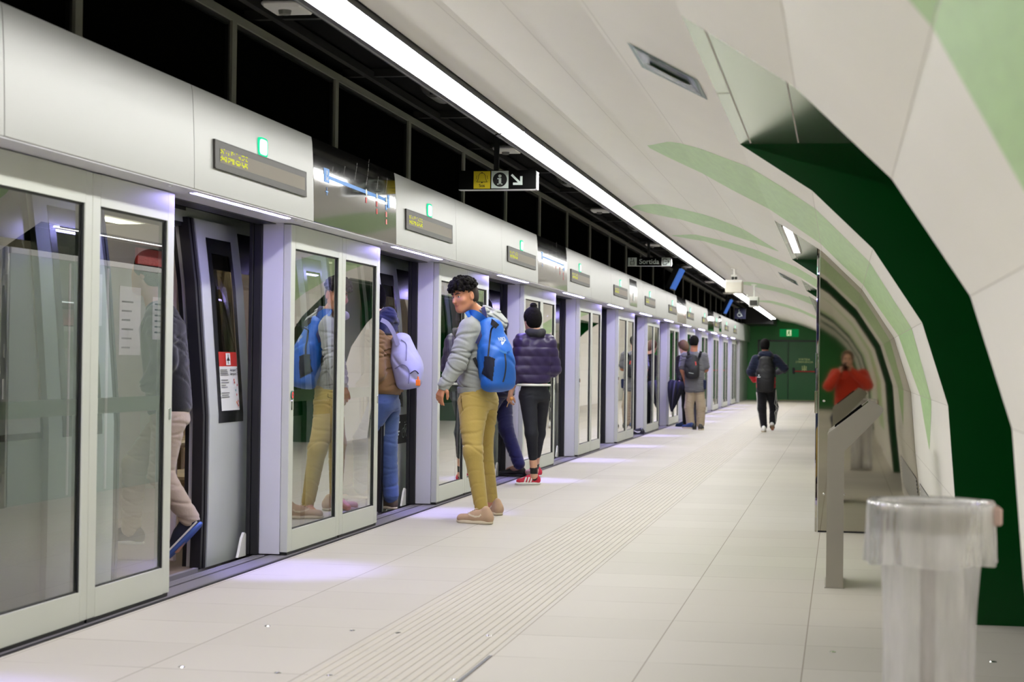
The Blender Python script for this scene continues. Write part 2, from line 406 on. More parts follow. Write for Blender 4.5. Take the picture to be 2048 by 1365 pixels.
# mirror pockets in the ceiling, their reflections painted in as flat tones
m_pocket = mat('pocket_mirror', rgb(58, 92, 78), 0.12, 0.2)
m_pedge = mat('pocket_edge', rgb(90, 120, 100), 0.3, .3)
for k, pts in enumerate(([(1.346, 6.70), (1.622, 6.84), (1.625, 7.36), (1.336, 7.30)], [(1.34, 23.2), (1.59, 23.4), (1.59, 24.8), (1.34, 24.5)])):
    b = MB(); P = [pv(s, .002) for s, _ in pts]; ys = [q[1] for q in pts]
    vs = [(P[i][0], ys[i], P[i][1]) for i in range(4)]; C_ = [sum(v[j] for v in vs)/4 for j in range(3)]
    inn = [tuple(C_[j]+(v[j]-C_[j])*.86 for j in range(3)) for v in vs]; inn = [(v[0], v[1], v[2]-.001) for v in inn]
    b.mat(0).add(vs, [(0, 1, 2, 3)]); b.mat(1).add(inn, [(0, 1, 2, 3)])
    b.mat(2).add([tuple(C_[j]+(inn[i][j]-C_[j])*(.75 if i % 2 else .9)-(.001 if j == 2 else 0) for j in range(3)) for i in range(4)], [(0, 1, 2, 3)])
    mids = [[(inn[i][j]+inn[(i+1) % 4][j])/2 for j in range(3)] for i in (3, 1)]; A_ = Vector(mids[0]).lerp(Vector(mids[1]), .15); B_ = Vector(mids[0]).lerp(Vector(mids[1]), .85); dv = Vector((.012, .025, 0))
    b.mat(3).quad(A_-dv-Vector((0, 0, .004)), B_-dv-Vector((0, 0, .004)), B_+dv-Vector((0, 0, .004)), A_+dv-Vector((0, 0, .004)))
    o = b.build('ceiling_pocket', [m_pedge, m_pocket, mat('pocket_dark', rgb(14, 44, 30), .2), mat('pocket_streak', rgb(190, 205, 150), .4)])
    tag(o, ['slanted glassy recess with dark green reflections in the near ceiling', 'thin dark slanted recess in the ceiling beyond the second niche'][k], 'ceiling recess')
# grille low on the vault beyond the console
g = MB(); 
for k in range(10):
    s = 3.92+k*.026
    (x0, z0), (x1, z1) = pv(s, .001), pv(s+.010, .010)
    (xa, za), (xb, zb) = pv(s+.010, .010), pv(s+.013, .001)
    g.quad((x0, 9.3, z0), (x0, 12.9, z0), (x1, 12.9, z1), (x1, 9.3, z1)); g.quad((xa, 9.3, za), (xa, 12.9, za), (xb, 12.9, zb), (xb, 9.3, zb))
g.mat(1); (x0, z0), (x1, z1) = pv(3.91, .0008), pv(4.19, .0008); g.quad((x0, 9.3, z0), (x0, 12.9, z0), (x1, 12.9, z1), (x1, 9.3, z1))
tag(g.build('vent_grille', [mat('grille_grey', rgb(150, 148, 140), .5, .3), m_black]), 'grey slatted vent grille low in the curved wall beside the mirror panel', 'grille')
# --- green end walls, with the double fire doors at the far end
ew = MB(); ew.box(-3.6, 3.3, YF, YF+.1, 0, 3.3); struct(ew.build('wall_far', m_greenwall))
ew = MB(); ew.box(-3.6, 3.3, YN-.1, YN, 0, 3.3); struct(ew.build('wall_near', m_greenwall))
hood = MB(); hood.box(-3.3, -2.2, 60.6, 64, 2.56, 3.1); struct(hood.build('ceiling_bulkhead', m_black))
dfr = MB(); dfr.box(-2.85, -.70, YF-.05, YF, 2.03, 2.09); dfr.box(-2.85, -2.79, YF-.05, YF, 0, 2.09); dfr.box(-.76, -.70, YF-.05, YF, 0, 2.09); dfr.box(-1.81, -1.79, YF-.045, YF, 0, 2.03)
o = struct(dfr.build('trim_4', mat('doorframe_darkgreen', rgb(8, 48, 22), .4)))
sil = MB(); sil.box(-2.4, -.72, YF-.12, YF-.05, 0.0005, .012); struct(sil.build('trim_5', mat('sill_pale', rgb(205, 215, 150), .5)))
for k, (x0, x1) in enumerate(((-2.79, -1.81), (-1.79, -.76))):
    b = MB(); b.box(x0+.005, x1-.005, YF-.04, YF-.002, .015, 2.03, .006); d = struct(b.build('door_%d' % (k+1), m_greendoor))
    h = MB(); h.mat(0).box(x0+.22, x1-.12, YF-.13, YF-.10, .99, 1.03, .008)
    h.mat(1).box(x0+.15, x0+.22, YF-.14, YF-.04, .93, 1.13, .01).box(x1-.13, x1-.06, YF-.14, YF-.04, .93, 1.13, .01)
    o = h.build('push_bar', [m_red, m_black], d); tag(o, 'red push bar with black end brackets')
    if k == 1:
        ps = mat('glow_print', rgb(205, 230, 150), .5)
        b = MB()
        for t, z, sz in (('SORTIDA', 1.42, .095), ("D'EMERG\u00c8NCIA", 1.33, .085)):
            vs, fs = text_mesh(t, sz, lambda u, v: (-1.25+u, YF-.043, z+v)); b.add(vs, fs)
        b.box(-1.33, -1.17, YF-.043, YF-.0415, 1.06, 1.10); b.box(-1.33, -1.30, YF-.043, YF-.0415, 1.02, 1.2).box(-1.27, -1.22, YF-.044, YF-.0415, 1.0, 1.21).box(-1.2, -1.165, YF-.043, YF-.0415, 1.04, 1.19)
        b.build('door_lettering', ps, d)
# exit sign over the doors
es = empty('exit_sign', (-1.78, YF-.06, 2.2), 'green emergency exit sign with running figure above the double doors', 'sign')
b = MB(); b.box(-2.1, -1.45, YF-.06, YF-.002, 2.20, 2.47, .006); b.build('sign_board', emit('exit_green', rgb(14, 130, 66), .7), es)
b = MB(); Yp = YF-.063
b.mat(0).box(-1.86, -1.70, Yp, Yp+.002, 2.235, 2.435); b.mat(1)
b.lathe((-1.775, Yp-.001, 2.405), [(0.0, 0), (.018, 0)], 12, 1)
for p, q, w in (((-1.78, 2.385), (-1.79, 2.32), .018), ((-1.79, 2.32), (-1.75, 2.295), .012), ((-1.75, 2.295), (-1.755, 2.25), .012), ((-1.79, 2.32), (-1.82, 2.28), .012), ((-1.82, 2.28), (-1.85, 2.275), .01), ((-1.78, 2.375), (-1.745, 2.35), .01), ((-1.78, 2.375), (-1.82, 2.355), .01)):
    d = Vector((q[0]-p[0], 0, q[1]-p[1])).normalized(); n_ = Vector((d.z, 0, -d.x))*w
    P0, P1 = Vector((p[0], Yp-.0015, p[1])), Vector((q[0], Yp-.0015, q[1])); b.quad(P0-n_, P1-n_, P1+n_, P0+n_)
b.build('pictogram', [emit('glow_white', rgb(225, 240, 190), .8), emit('exit_green2', rgb(14, 130, 66), .7)], es)

# ================================================================== STATION LIGHTS, PLUS AN ADDED NICHE GLOW
m_lamp = emit('lamp_white', (1.0, 0.99, 0.96), LAMP_E)
y = -24.0; k = 0
segs = []
while y < 59.5: segs.append((y, min(y+11.95, 60.0))); y += 12.0
names = ['long white linear ceiling lamp running overhead beside the camera', 'long white linear ceiling lamp above the first hanging sign', 'long white linear ceiling lamp above the second hanging sign', 'long white linear ceiling lamp near the white ceiling boxes', 'far end piece of the long white linear ceiling lamp']
segs_v = segs
for i, (a, b_) in enumerate(segs_v):
    lab = {0: 'white linear ceiling lamp piece farthest behind the camera', 2: 'white linear ceiling lamp piece nearest to the camera', 3: 'white linear ceiling lamp piece over the black hanging sos sign', 4: 'white linear ceiling lamp piece beyond the hanging exit sign', 5: 'white linear ceiling lamp piece between the two white camera boxes', 6: 'farthest piece of the white linear ceiling lamp'}.get(i, 'white linear ceiling lamp piece behind the camera')
    L = empty('linear_lamp', (-2.17, a, 2.7), lab, 'ceiling lamp', 'linear lamps over the platform edge')
    b = MB(); b.prism([(-2.290, 2.690), (-2.282, 2.690), (-2.278, 2.696), (-2.096, 2.722), (-2.094, 2.708), (-2.083, 2.708), (-2.083, 2.86), (-2.290, 2.86)], 1, a, b_); b.build('housing', m_black, L)
    b = MB(); b.prism([(-2.278, 2.697), (-2.097, 2.716), (-2.098, 2.720), (-2.279, 2.701)], 1, a+.002, b_-.002); b.build('diffuser', m_lamp, L)
    b = MB()
    b.box(-2.17, -2.15, a+.5, a+.52, 2.86, 3.12).box(-2.17, -2.15, b_-.5, b_-.48, 2.86, 3.12)
    b.build('hanger', m_black, L)
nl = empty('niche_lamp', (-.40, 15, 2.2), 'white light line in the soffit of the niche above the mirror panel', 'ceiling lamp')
b = MB(); b.box(-.43, -.375, 13.6, 16.8, 2.203, 2.209); b.build('diffuser', emit('niche_white', (.93, .93, 1.0), 9), nl)  # added glow in place of the long lamp's reflection in polished steel
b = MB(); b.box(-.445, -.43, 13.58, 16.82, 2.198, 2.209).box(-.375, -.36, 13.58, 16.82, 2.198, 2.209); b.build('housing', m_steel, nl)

# ================================================================== MIRROR CABIN IN THE SECOND NICHE
cab = empty('steel_cabin', (1.2, 13.15, 0), 'polished mirror steel cabin wall on the right reflecting an orange jacket', 'cabin')
b = MB(); b.box(-.150, 3.0, 13.15, 13.17, 0.012, 2.2); b.build('front_panel', m_mirror, cab)
b = MB(); b.box(-.158, -.150, 13.145, 13.175, 0.0, 2.2, .001); b.build('edge_trim', m_chrome, cab)
b = MB(); b.box(-.150, 3.0, 13.155, 13.17, 0.0, .012); b.build('base_gap', m_black, cab)
b = MB(); b.box(-.150, 2.9, 17.4, 17.43, 0, 1.98); b.box(-.150, -.14, 13.31, 17.4, 0, 1.98); sp_ = b.build('side_panel', mat('cabin_side', rgb(176, 190, 176), .18, 0, .6), cab)
b = MB(); b.box(-.156, -.13, 13.31, 17.42, 1.98, 2.03, .004); b.build('top_trim', m_white, cab)
pr_ = mat('notice_paper', rgb(226, 230, 228), .6)
for y_, z_, w_, h_ in ((14.6, 1.45, .5, .45), (15.5, 1.2, .5, .62), (16.3, 1.35, .6, .4)):
    b = MB(); b.mat(0).box(-.1545, -.1505, y_, y_+w_, z_, z_+h_); b.mat(1)
    for q in range(6): b.box(-.1555, -.1545, y_+.05, y_+w_*(.5+.07*(q % 3)), z_+.06+q*h_/7.5, z_+.075+q*h_/7.5)
    b.build('notice_sheet', [pr_, mat('print_mid', rgb(110, 130, 128), .6)], cab)
b = MB(); b.box(-.160, -.1505, 15.2, 15.24, .02, 1.96); b.box(-.160, -.1505, 14.4, 14.43, .02, 1.96); b.build('mullion', m_white, cab)
rs = empty('red_sign', (-.15, 16.2, 2.04), 'red sign board over the side of the steel cabin, seen reflected in the near glass', 'sign')
b = MB(); b.box(-.16, -.13, 15.9, 16.7, 2.04, 2.19, .004); b.build('sign_board', m_red, rs)
b = MB(); b.prism([(-.150, 13.15), (-.150, 13.30), (-.176, 13.21), (-.170, 13.175)], 2, 0, 2.2); b.build('chamfer', m_mirror, cab)
b = MB(); b.box(-.180, -.158, 13.17, 13.185, 1.16, 1.27, .003); b.build('hinge', m_chrome, cab)
b = MB(); b.box(-.182, -.158, 13.165, 13.185, .84, 1.0, .004); b.build('latch', m_chrome, cab)
b = MB()
for z, x in ((.93, -.115), (.93, -.118), (.27, -.11), (.27, .03)):
    b.lathe((x, 13.149, z), [(0, -.004), (.008, -.003), (.009, 0)], 10, 1)
b.build('bolt', m_chrome, cab)

# ================================================================== INFORMATION CONSOLE
con = empty('help_console', (-.022, 9.95, 0), 'brushed steel console post with slanted reading head, right of the walkway', 'console')
Yc = 9.85
b = MB(); b.box(-.067, .022, Yc, Yc+.45, 0.0, .76)
post = [(-.067, 0.0), (.022, 0.0), (.022, .725), (.205, .915), (.222, .94), (.222, .955), (.175, .985), (.150, .992), (.143, .985), (-.060, .825), (-.067, .81)]
b = MB()
b.prism(post, 1, Yc, Yc+.016); b.prism(post, 1, Yc+.434, Yc+.45)
b.box(-.067, -.055, Yc+.016, Yc+.434, 0, .81)
b.prism([(.018, .01), (.022, .01), (.022, .725), (.018, .735)], 1, Yc+.016, Yc+.434)
b.build('post', m_steel, con)
b = MB(); b.prism([(-.058, .815), (-.050, .803), (.156, .972), (.146, .987)], 1, Yc+.002, Yc+.448)
b.build('reading_plate', m_chrome, con)
b = MB(); b.prism([(-.03, .852), (-.026, .846), (.115, .962), (.111, .968)], 1, Yc+.05, Yc+.40); b.build('screen', m_blackglass, con)
b = MB(); b.box(-.075, .030, Yc-.012, Yc+.46, 0.0, .004); b.build('base_plate', m_steel, con)

# ================================================================== LITTER BIN WITH CLEAR LINER
m_liner = bpy.data.materials.new('clear_liner'); m_liner.use_nodes = True
def _liner():
    nt = m_liner.node_tree; nt.nodes.clear(); o = nt.nodes.new('ShaderNodeOutputMaterial')
    t = nt.nodes.new('ShaderNodeBsdfTransparent'); t.inputs[0].default_value = (.97, .97, .96, 1)
    d = nt.nodes.new('ShaderNodeBsdfDiffuse'); d.inputs[0].default_value = (.80, .79, .77, 1)
    tl = nt.nodes.new('ShaderNodeBsdfTranslucent'); tl.inputs[0].default_value = (.80, .79, .77, 1)
    g = nt.nodes.new('ShaderNodeBsdfGlossy'); g.inputs['Roughness'].default_value = .12
    lw = nt.nodes.new('ShaderNodeLayerWeight'); lw.inputs[0].default_value = .35
    tc = nt.nodes.new('ShaderNodeTexCoord'); mp = nt.nodes.new('ShaderNodeMapping'); mp.inputs['Scale'].default_value = (14, 14, 2.0)
    n = nt.nodes.new('ShaderNodeTexNoise'); n.inputs['Scale'].default_value = 1.3; n.inputs['Detail'].default_value = 4
    nt.links.new(tc.outputs['Object'], mp.inputs[0]); nt.links.new(mp.outputs[0], n.inputs['Vector'])
    bp = nt.nodes.new('ShaderNodeBump'); bp.inputs['Strength'].default_value = .6; bp.inputs['Distance'].default_value = .02
    nt.links.new(n.outputs[0], bp.inputs['Height']); nt.links.new(bp.outputs[0], g.inputs['Normal']); nt.links.new(bp.outputs[0], lw.inputs['Normal'])
    m0 = nt.nodes.new('ShaderNodeMixShader'); m0.inputs[0].default_value = .5; nt.links.new(d.outputs[0], m0.inputs[1]); nt.links.new(tl.outputs[0], m0.inputs[2])
    rg = nt.nodes.new('ShaderNodeMapRange'); nt.links.new(n.outputs[0], rg.inputs[0]); rg.inputs[1].default_value = .35; rg.inputs[2].default_value = .7; rg.inputs[3].default_value = .42; rg.inputs[4].default_value = .72
    m1 = nt.nodes.new('ShaderNodeMixShader'); nt.links.new(rg.outputs[0], m1.inputs[0]); nt.links.new(t.outputs[0], m1.inputs[1]); nt.links.new(m0.outputs[0], m1.inputs[2])
    m2 = nt.nodes.new('ShaderNodeMixShader'); ml = nt.nodes.new('ShaderNodeMath'); ml.operation = 'MULTIPLY'; ml.inputs[1].default_value = .45
    nt.links.new(lw.outputs['Fresnel'], ml.inputs[0]); nt.links.new(ml.outputs[0], m2.inputs[0]); nt.links.new(m1.outputs[0], m2.inputs[1]); nt.links.new(g.outputs[0], m2.inputs[2])
    nt.links.new(m2.outputs[0], o.inputs[0])
_liner()
BX, BY, BR = .237, 5.06, .158
bin_ = empty('litter_bin', (BX, BY, 0), 'litter bin of clear plastic liner hung on a steel ring and post, foreground right', 'bin')
b = MB(); b.box(BX-.02, BX+.02, BY-.005, BY+.015, 0.02, .80, .003); b.build('post', mat('bin_post', rgb(140, 126, 116), .4, .6), bin_)
b = MB(); b.lathe((BX, BY, 0), [(0, 0.0), (.13, 0.0), (.13, .015), (.05, .022), (0, .022)], 32); b.build('base', m_steel, bin_)
b = MB(); b.lathe((BX, BY, 0), [(BR, .795), (BR, .74), (BR-.006, .735), (BR-.008, .74), (BR-.008, .795), (BR, .795)], 48); b.build('rim', m_steel, bin_, True)
b = MB(); b.box(BX+BR-.01, BX+BR+.032, BY-.04, BY+.04, .752, .802, .006); b.box(BX+BR-.006, BX+BR+.015, BY-.028, BY+.028, .79, .812, .004); b.build('bracket', mat('bin_bracket', rgb(196, 170, 160), .35, .5), bin_)
def liner():
    b = MB(); n = 96; rings = []
    prof = [(.02, .115), (.3, .118), (.5, .119), (.62, .121), (.68, .128), (.73, .14), (.78, .151), (.803, .157)]
    def ring(z, r, amp, ph):
        return [(BX+(r+amp*(math.sin(k*2*math.pi/n*9+ph)+.6*math.sin(k*2*math.pi/n*17+ph*2.3+z*5)))*math.cos(2*math.pi*k/n)+.01*max(0, math.cos(2*math.pi*k/n-.2))*(1 if z > .55 else .4),
                 BY+(r+amp*math.sin(k*2*math.pi/n*9+ph))*math.sin(2*math.pi*k/n), z+amp*.8*math.sin(k*2*math.pi/n*5+ph)) for k in range(n)]
    for z, r in prof: rings.append(ring(z, r, .0035 if z < .78 else .001, z*4))
    for z, r, a in ((.815, .160, .001), (.805, .165, .001), (.77, .166, .001), (.735, .166, .002), (.70, .167, .0035), (.66, .168, .005), (.648, .17, .005)):
        rings.append(ring(z, r, a, z*9))
    vs = [p for r in rings for p in r]; fs = []
    for i in range(len(rings)-1):
        for k in range(n): fs.append((i*n+k, i*n+(k+1) % n, (i+1)*n+(k+1) % n, (i+1)*n+k))
    fs.append(tuple(range(n))[::-1])
    b.add(vs, fs); b.build('liner', m_liner, bin_, True, 0)
liner()

# ================================================================== PLATFORM SCREEN
P = 4.09; XD = -3.242; LASTN0 = 12; SPOT_W = 230.0
# glazed band above: rail, posts, panes
rail = MB(); rail.box(-3.30, -3.245, YN, YF, 3.0, 3.045); rail.box(-3.30, -3.25, YN, YF, 2.50, 2.54)
struct(rail.build('trim_6', m_mull))
npost = 0
for k in range(-6, 27):
    y = 7.37+2.045*k
    if y > 61: break
    b = MB(); b.box(-3.30, -3.245, y, y+.075, 2.52, 3.0)
    for z in (2.6, 2.75, 2.9): b.lathe((-3.244, y+.037, z), [(0, 0.001), (.004, 0.001), (.005, 0)], 8, 0)
    o = b.build('mullion', m_mull); struct(o); o.name = 'trim_%d' % (10+npost); npost += 1
    b = MB(); b.box(-3.285, -3.28, y+.075, y+2.045, 2.54, 3.0); w = b.build('window_%d' % (npost), m_blackglass); struct(w)
    b = MB(); b.box(-3.279, -3.26, y+.075, y+.10, 2.54, 3.0).box(-3.279, -3.26, y+2.02, y+2.045, 2.54, 3.0).box(-3.279, -3.26, y+.10, y+2.02, 2.975, 3.0); b.build('window_frame', m_black, w)
# fascia profile (x, z): leaning back towards the top
FP = [(-3.335, 1.996), (-3.098, 1.996), (-3.095, 2.000), (-3.096, 2.08), (-3.098, 2.16), (-3.100, 2.24), (-3.103, 2.32), (-3.107, 2.40), (-3.112, 2.47), (-3.118, 2.503), (-3.24, 2.508)]
def fx(z, off=0.0):
    for (x0, z0), (x1, z1) in zip(FP[2:], FP[3:]):
        if z <= z1: return x0+(x1-x0)*(z-z0)/(z1-z0)+off
    return FP[-2][0]+off
def fascia(y0, y1, m, name='fascia_panel', both=True):
    b = MB(); n = len(FP); g = .0035
    ys = (y0+g, y1-g)
    vs = [(x, y, z) for y in ys for x, z in FP]; fs = [(i, i+1, n+i+1, n+i) for i in range(n-1)]
    b.add(vs, fs); b.add([(x, ys[0], z) for x, z in FP]+[(-3.335, ys[0], 2.508)], [tuple(range(n+1))]); b.add([(x, ys[1], z) for x, z in FP]+[(-3.335, ys[1], 2.508)], [tuple(range(n+1))[::-1]])
    return b.build(name, m, None, True, 30)
m_alu_f = mat('fascia_aluminium', rgb(166, 167, 164), 0.40, 0.32, 0.5, noise=0.015, nscale=2)
m_map = mat('map_black_gloss', rgb(18, 17, 15), 0.07, 0, 0.9, coat=.8)
joints = [8.45+2.047*k for k in range(-5, 28)]
maps = {1: 'wide', 5: 'wide', 13: 'wide', 17: 'wide'}
cnt = 0; mcount = 0; mapnames = ['nearest wide glossy black route map panel, above the second door pair', 'second wide glossy black route map panel along the fascia', 'third wide glossy black route map panel along the fascia', 'farthest wide glossy black route map panel along the fascia']
for i in range(len(joints)-1):
    k = i-5
    if joints[i] > 58.5: break
    if k in maps:
        y0, y1 = joints[i], joints[i+1]
        rm = empty('route_map_panel', (-3.1, y0, 2.0), mapnames[mcount], 'map panel', 'route map panels'); mcount += 1
        p = fascia(y0, y1, m_map, 'panel'); p.parent = rm; p.location = -Vector(rm.location)
        def on(u, z, off=.002): return (fx(z, off), y0+u, z)
        def band(b, u0, z0, u1, z1, hw, off):
            n = 8
            for q in range(n):
                a, c = q/n, (q+1)/n; ua, za, ub, zb = u0+(u1-u0)*a, z0+(z1-z0)*a, u0+(u1-u0)*c, z0+(z1-z0)*c
                b.quad(on(ua, za-hw, off), on(ub, zb-hw, off), on(ub, zb+hw, off), on(ua, za+hw, off))
        b = MB(); band(b, .34, 2.295, 1.80, 2.285, .012, .002); b.build('line_strip', m_blue, rm)
        b = MB(); b.mat(0); b.add([on(.22, 2.26), on(.34, 2.26), on(.34, 2.345), on(.22, 2.345)], [(0, 1, 2, 3)]); b.add([on(1.80, 2.235), on(1.86, 2.235), on(1.86, 2.325), on(1.80, 2.325)], [(0, 1, 2, 3)])
        b.add([on(.25, 2.20), on(.31, 2.20), on(.31, 2.206), on(.25, 2.206)], [(0, 1, 2, 3)]); b.add([on(.275, 2.18), on(.285, 2.18), on(.285, 2.23), on(.275, 2.23)], [(0, 1, 2, 3)])
        b.mat(1)
        for t, uu, zz in (('L9', .28, 2.318), ('Sud', .28, 2.285), ('L9', 1.83, 2.30)):
            vs, fs = text_mesh(t, .036, lambda u, v: on(uu+u, zz+v, .004)); b.add(vs, fs)
        b.build('line_badge', [m_blue, m_signwhite], rm)
        for q, (u, l) in enumerate(((.40, .05), (.66, .09), (.93, .16), (1.22, .24), (1.50, .12), (1.74, .14))):
            b = MB()
            for a in range(6):
                t0, t1 = a/6, (a+.8)/6
                z0 = 2.315+.02+l*t0*.8; z1 = 2.315+.02+l*t1*.8; ua, ub = u+.09*t0*l*6, u+.09*t1*l*6
                b.quad(on(ua, z0), on(ua+.010, z0), on(ub+.010, z1), on(ub, z1))
            b.build('station_name', mat('map_print', rgb(120, 120, 116), .5), rm)
        for u in (1.22, 1.50, 1.76):
            b = MB()
            c = on(u, 2.288, .003); b.mat(0)
            vs = [c]+[on(u+.022*math.cos(t*math.pi/8), 2.288+.022*math.sin(t*math.pi/8), .004) for t in range(16)]; b.add(vs, [(0, t+1, (t+1) % 16+1) for t in range(16)])
            b.mat(1)
            for r in range({1.22: 1, 1.50: 2, 1.76: 3}[u]):
                z = 2.235-.05*r; b.mat(2 if (u == 1.76 and r == 0) else 1); b.add([on(u-.018, z-.018), on(u+.018, z-.018), on(u+.018, z+.018), on(u-.018, z+.018)], [(0, 1, 2, 3)])
            b.build('interchange_mark', [m_signwhite, m_red, m_blue], rm)
    else:
        p = fascia(joints[i], joints[i+1], m_alu_f)
        if k >= -2:
            tag(p, 'satin aluminium fascia panel above the screen doors, %s in the row' % ORD[cnt], 'panel', 'fascia panels'); cnt += 1
        else: tag(p, 'satin aluminium fascia panel out of view behind the camera, %s from it' % ORD[-3-k], 'panel', 'fascia panels behind the camera')
ef = MB(); ef.box(-3.3, -3.12, 59.55, 63.9, 2.0, 2.55).box(-3.3, -3.2, 59.0, 63.9, 0, 2.0); struct(ef.build('wall_left_end', m_alu))
# small portrait notice panels
for j, (y, lab) in enumerate(((27.05, 'narrow glossy black notice panel set in the fascia, nearer one'), (47.2, 'narrow glossy black notice panel set in the fascia, farther one'))):
    n_ = empty('notice_panel', (-3.1, y, 2.05), lab, 'notice', 'narrow black notice panels')
    b = MB(); zz = [2.05+(.40)*t/8 for t in range(9)]
    for a, c in zip(zz, zz[1:]): b.quad((fx(a, .004), y, a), (fx(a, .004), y+.95, a), (fx(c, .004), y+.95, c), (fx(c, .004), y, c))
    b.build('board', m_map, n_)
    b = MB(); b.quad((fx(2.13, .007), y+.40, 2.13), (fx(2.13, .007), y+.52, 2.13), (fx(2.28, .007), y+.52, 2.28), (fx(2.28, .007), y+.40, 2.28)); b.build('print', m_signwhite, n_)

# --- screen door module builders
m_led = emit('led_yellow', (.80, .85, .02), 1.3)
m_greenlamp = emit('lamp_green', (.02, .75, .35), 1.2)
m_greenwhite = emit('lamp_green_core', (.60, 1.0, .82), 1.7)
m_strip = emit('strip_violet', (.42, .36, 1.0), DOOR_E)
def leaf_geo(root, y0, y1, handed):
    z0, z1 = .022, 1.985; gy0, gy1 = y0+.088, y1-.088; gz0, gz1 = .150, 1.845
    if handed == 'a': gy1 = y1-.075
    X0, X1 = XD-.048, XD
    b = MB()
    b.box(X0, X1, y0, gy0, z0, z1, .003).box(X0, X1, gy1, y1, z0, z1, .003).box(X0, X1, gy0, gy1, z0, gz0).box(X0, X1, gy0, gy1, gz1, z1)
    b.build('frame', m_frame, root)
    b = MB(); t = .006
    b.box(X1-.014, X1-.011, gy0, gy0+.008, gz0, gz1).box(X1-.014, X1-.006, gy1-.012, gy1, gz0, gz1).box(X1-.014, X1-.011, gy0, gy1, gz1-.010, gz1).box(X1-.014, X1-.011, gy0, gy1, gz0, gz0+.008)
    b.build('gasket', m_black, root)
    b = MB(); b.quad((X1-.016, gy0, gz0), (X1-.016, gy1, gz0), (X1-.016, gy1, gz1), (X1-.016, gy0, gz1)); b.build('glass_pane', m_doorglass, root)
    b = MB(); b.box(X0-.002, X0+.02, gy0, gy1, .92, .99); b.build('cross_bar', m_frame, root)
    b = MB()
    yk = y0+.045 if handed == 'a' else y1-.03
    zk = .90
    b.lathe((XD+.0005, yk, zk), [(0, .003), (.008, .003), (.012, .0)], 14, 0).box(XD, XD+.003, yk-.012, yk+.012, zk-.028, zk+.028, .001)
    b.build('lock', m_chrome, root)
    b = MB(); b.box(X0+.005, X1-.005, y0+.01, y1-.01, .004, z0); b.build('bottom_seal', m_black, root)
leafA = empty('door', (XD, 10.53, 0)); leaf_geo(leafA, 10.53, 11.665, 'a')
leafB = empty('door', (XD, 11.67, 0)); leaf_geo(leafB, 11.67, 12.67, 'b')
PR = empty('door_post', (-3.35, 10.53, 0))
b = MB(); b.box(-3.42, -3.292, 10.53, 10.66, .01, 1.996, .002); b.build('post', m_post, PR)
b = MB(); b.box(-3.47, -3.421, 10.51, 10.64, .005, 1.996, .004).box(-3.495, -3.47, 10.50, 10.62, .005, 1.996, .004); b.build('rubber_seal', m_rubber, PR)
b = MB(); b.prism([(10.36, 0.0), (10.5, 0.0), (10.5, .13), (10.47, .14), (10.43, .11), (10.38, .03)], 0, -3.505, -3.49); b.build('kick_plate', m_white, PR)
b = MB(); b.box(-3.31, -3.30, 10.66, 12.67, .03, 1.98); 
BTN = empty('stop_button', (XD, 10.555, .962))
b = MB(); b.lathe((XD+.001, 10.575, .962), [(.026, 0), (.026, .006), (.022, .008), (.022, .006)], 20, 0); b.build('collar', mat('button_green', rgb(40, 110, 90), .5), BTN)
b = MB(); b.lathe((XD+.001, 10.575, .962), [(.022, .006), (.0, .007)], 20, 0); b.build('ring', emit('button_red', (.95, .12, .10), 1.0), BTN)
b = MB(); b.lathe((XD+.0015, 10.575, .962), [(.009, .008), (0, .009)], 16, 0); b.build('centre', mat('button_dark', rgb(60, 50, 50), .4), BTN)
DISP = empty('led_display', (-3.1, 8.72, 2.13))
def display():
    y0, y1 = 8.72, 10.31; z0, z1 = 2.128, 2.272; o = .004
    def q(b, a, c, za, zc, off):
        b.quad((fx(za, off), a, za), (fx(za, off), c, za), (fx(zc, off), c, zc), (fx(zc, off), a, zc))
    b = MB(); q(b, y0, y1, z0, z1, .012)
    for a, c in ((y0, y0+.012), (y1-.012, y1)): b.box(fx(z0)-.004, fx(z1)+.013, a, c, z0, z1)
    b.box(fx(z0)-.004, fx(z0)+.013, y0, y1, z0-.001, z0+.004).box(fx(z1)-.004, fx(z1)+.013, y0, y1, z1-.004, z1+.001)
    b.build('bezel', mat('display_bezel', rgb(50, 47, 43), .5), DISP)
    b = MB(); q(b, y0+.07, y1-.04, z0+.034, z1-.036, .0135); b.build('dot_matrix', mat('display_matrix', rgb(118, 110, 98), .6), DISP)
    b = MB(); rnd = random.Random(3)
    for row, z in ((0, 2.222), (1, 2.185)):
        for c in range(26):
            if c in (6, 13, 19): continue
            for d in range(4):
                if rnd.random() < (.62 if row == 1 else .38):
                    yy = y0+.075+c*.0165; zz = z-.012+d*.007
                    b.quad((fx(zz, .0145), yy, zz), (fx(zz, .0145), yy+.012, zz), (fx(zz, .0145), yy+.012, zz+.005), (fx(zz, .0145), yy, zz+.005))
    b.build('lit_dots', m_led, DISP)
display()
GL = empty('door_signal_lamp', (-3.1, 9.52, 2.32))
def sig():
    yc, zc = 9.52, 2.325; X = fx(2.27)+.004
    def plate(ry, rz, x0, x1, nm, m, n=28):
        b = MB(); P = []
        for t in range(n):
            c, s_ = math.cos(2*math.pi*t/n), math.sin(2*math.pi*t/n)
            P.append((yc+ry*math.copysign(abs(c)**.45, c), zc+rz*math.copysign(abs(s_)**.45, s_)))
        b.prism(P, 0, x0, x1); b.build(nm, m, GL)
    plate(.082, .052, -3.112, X, 'rim', m_greenlamp); plate(.064, .042, X, X+.003, 'lens', m_greenwhite)
sig()
STR = empty('door_light', (-3.14, 8.6, 1.99))
b = MB()
for k in range(3): b.box(-3.160, -3.134, 8.62+k*.53, 8.62+k*.53+.475, 1.988, 1.9945)
b.build('tube', m_strip, STR)
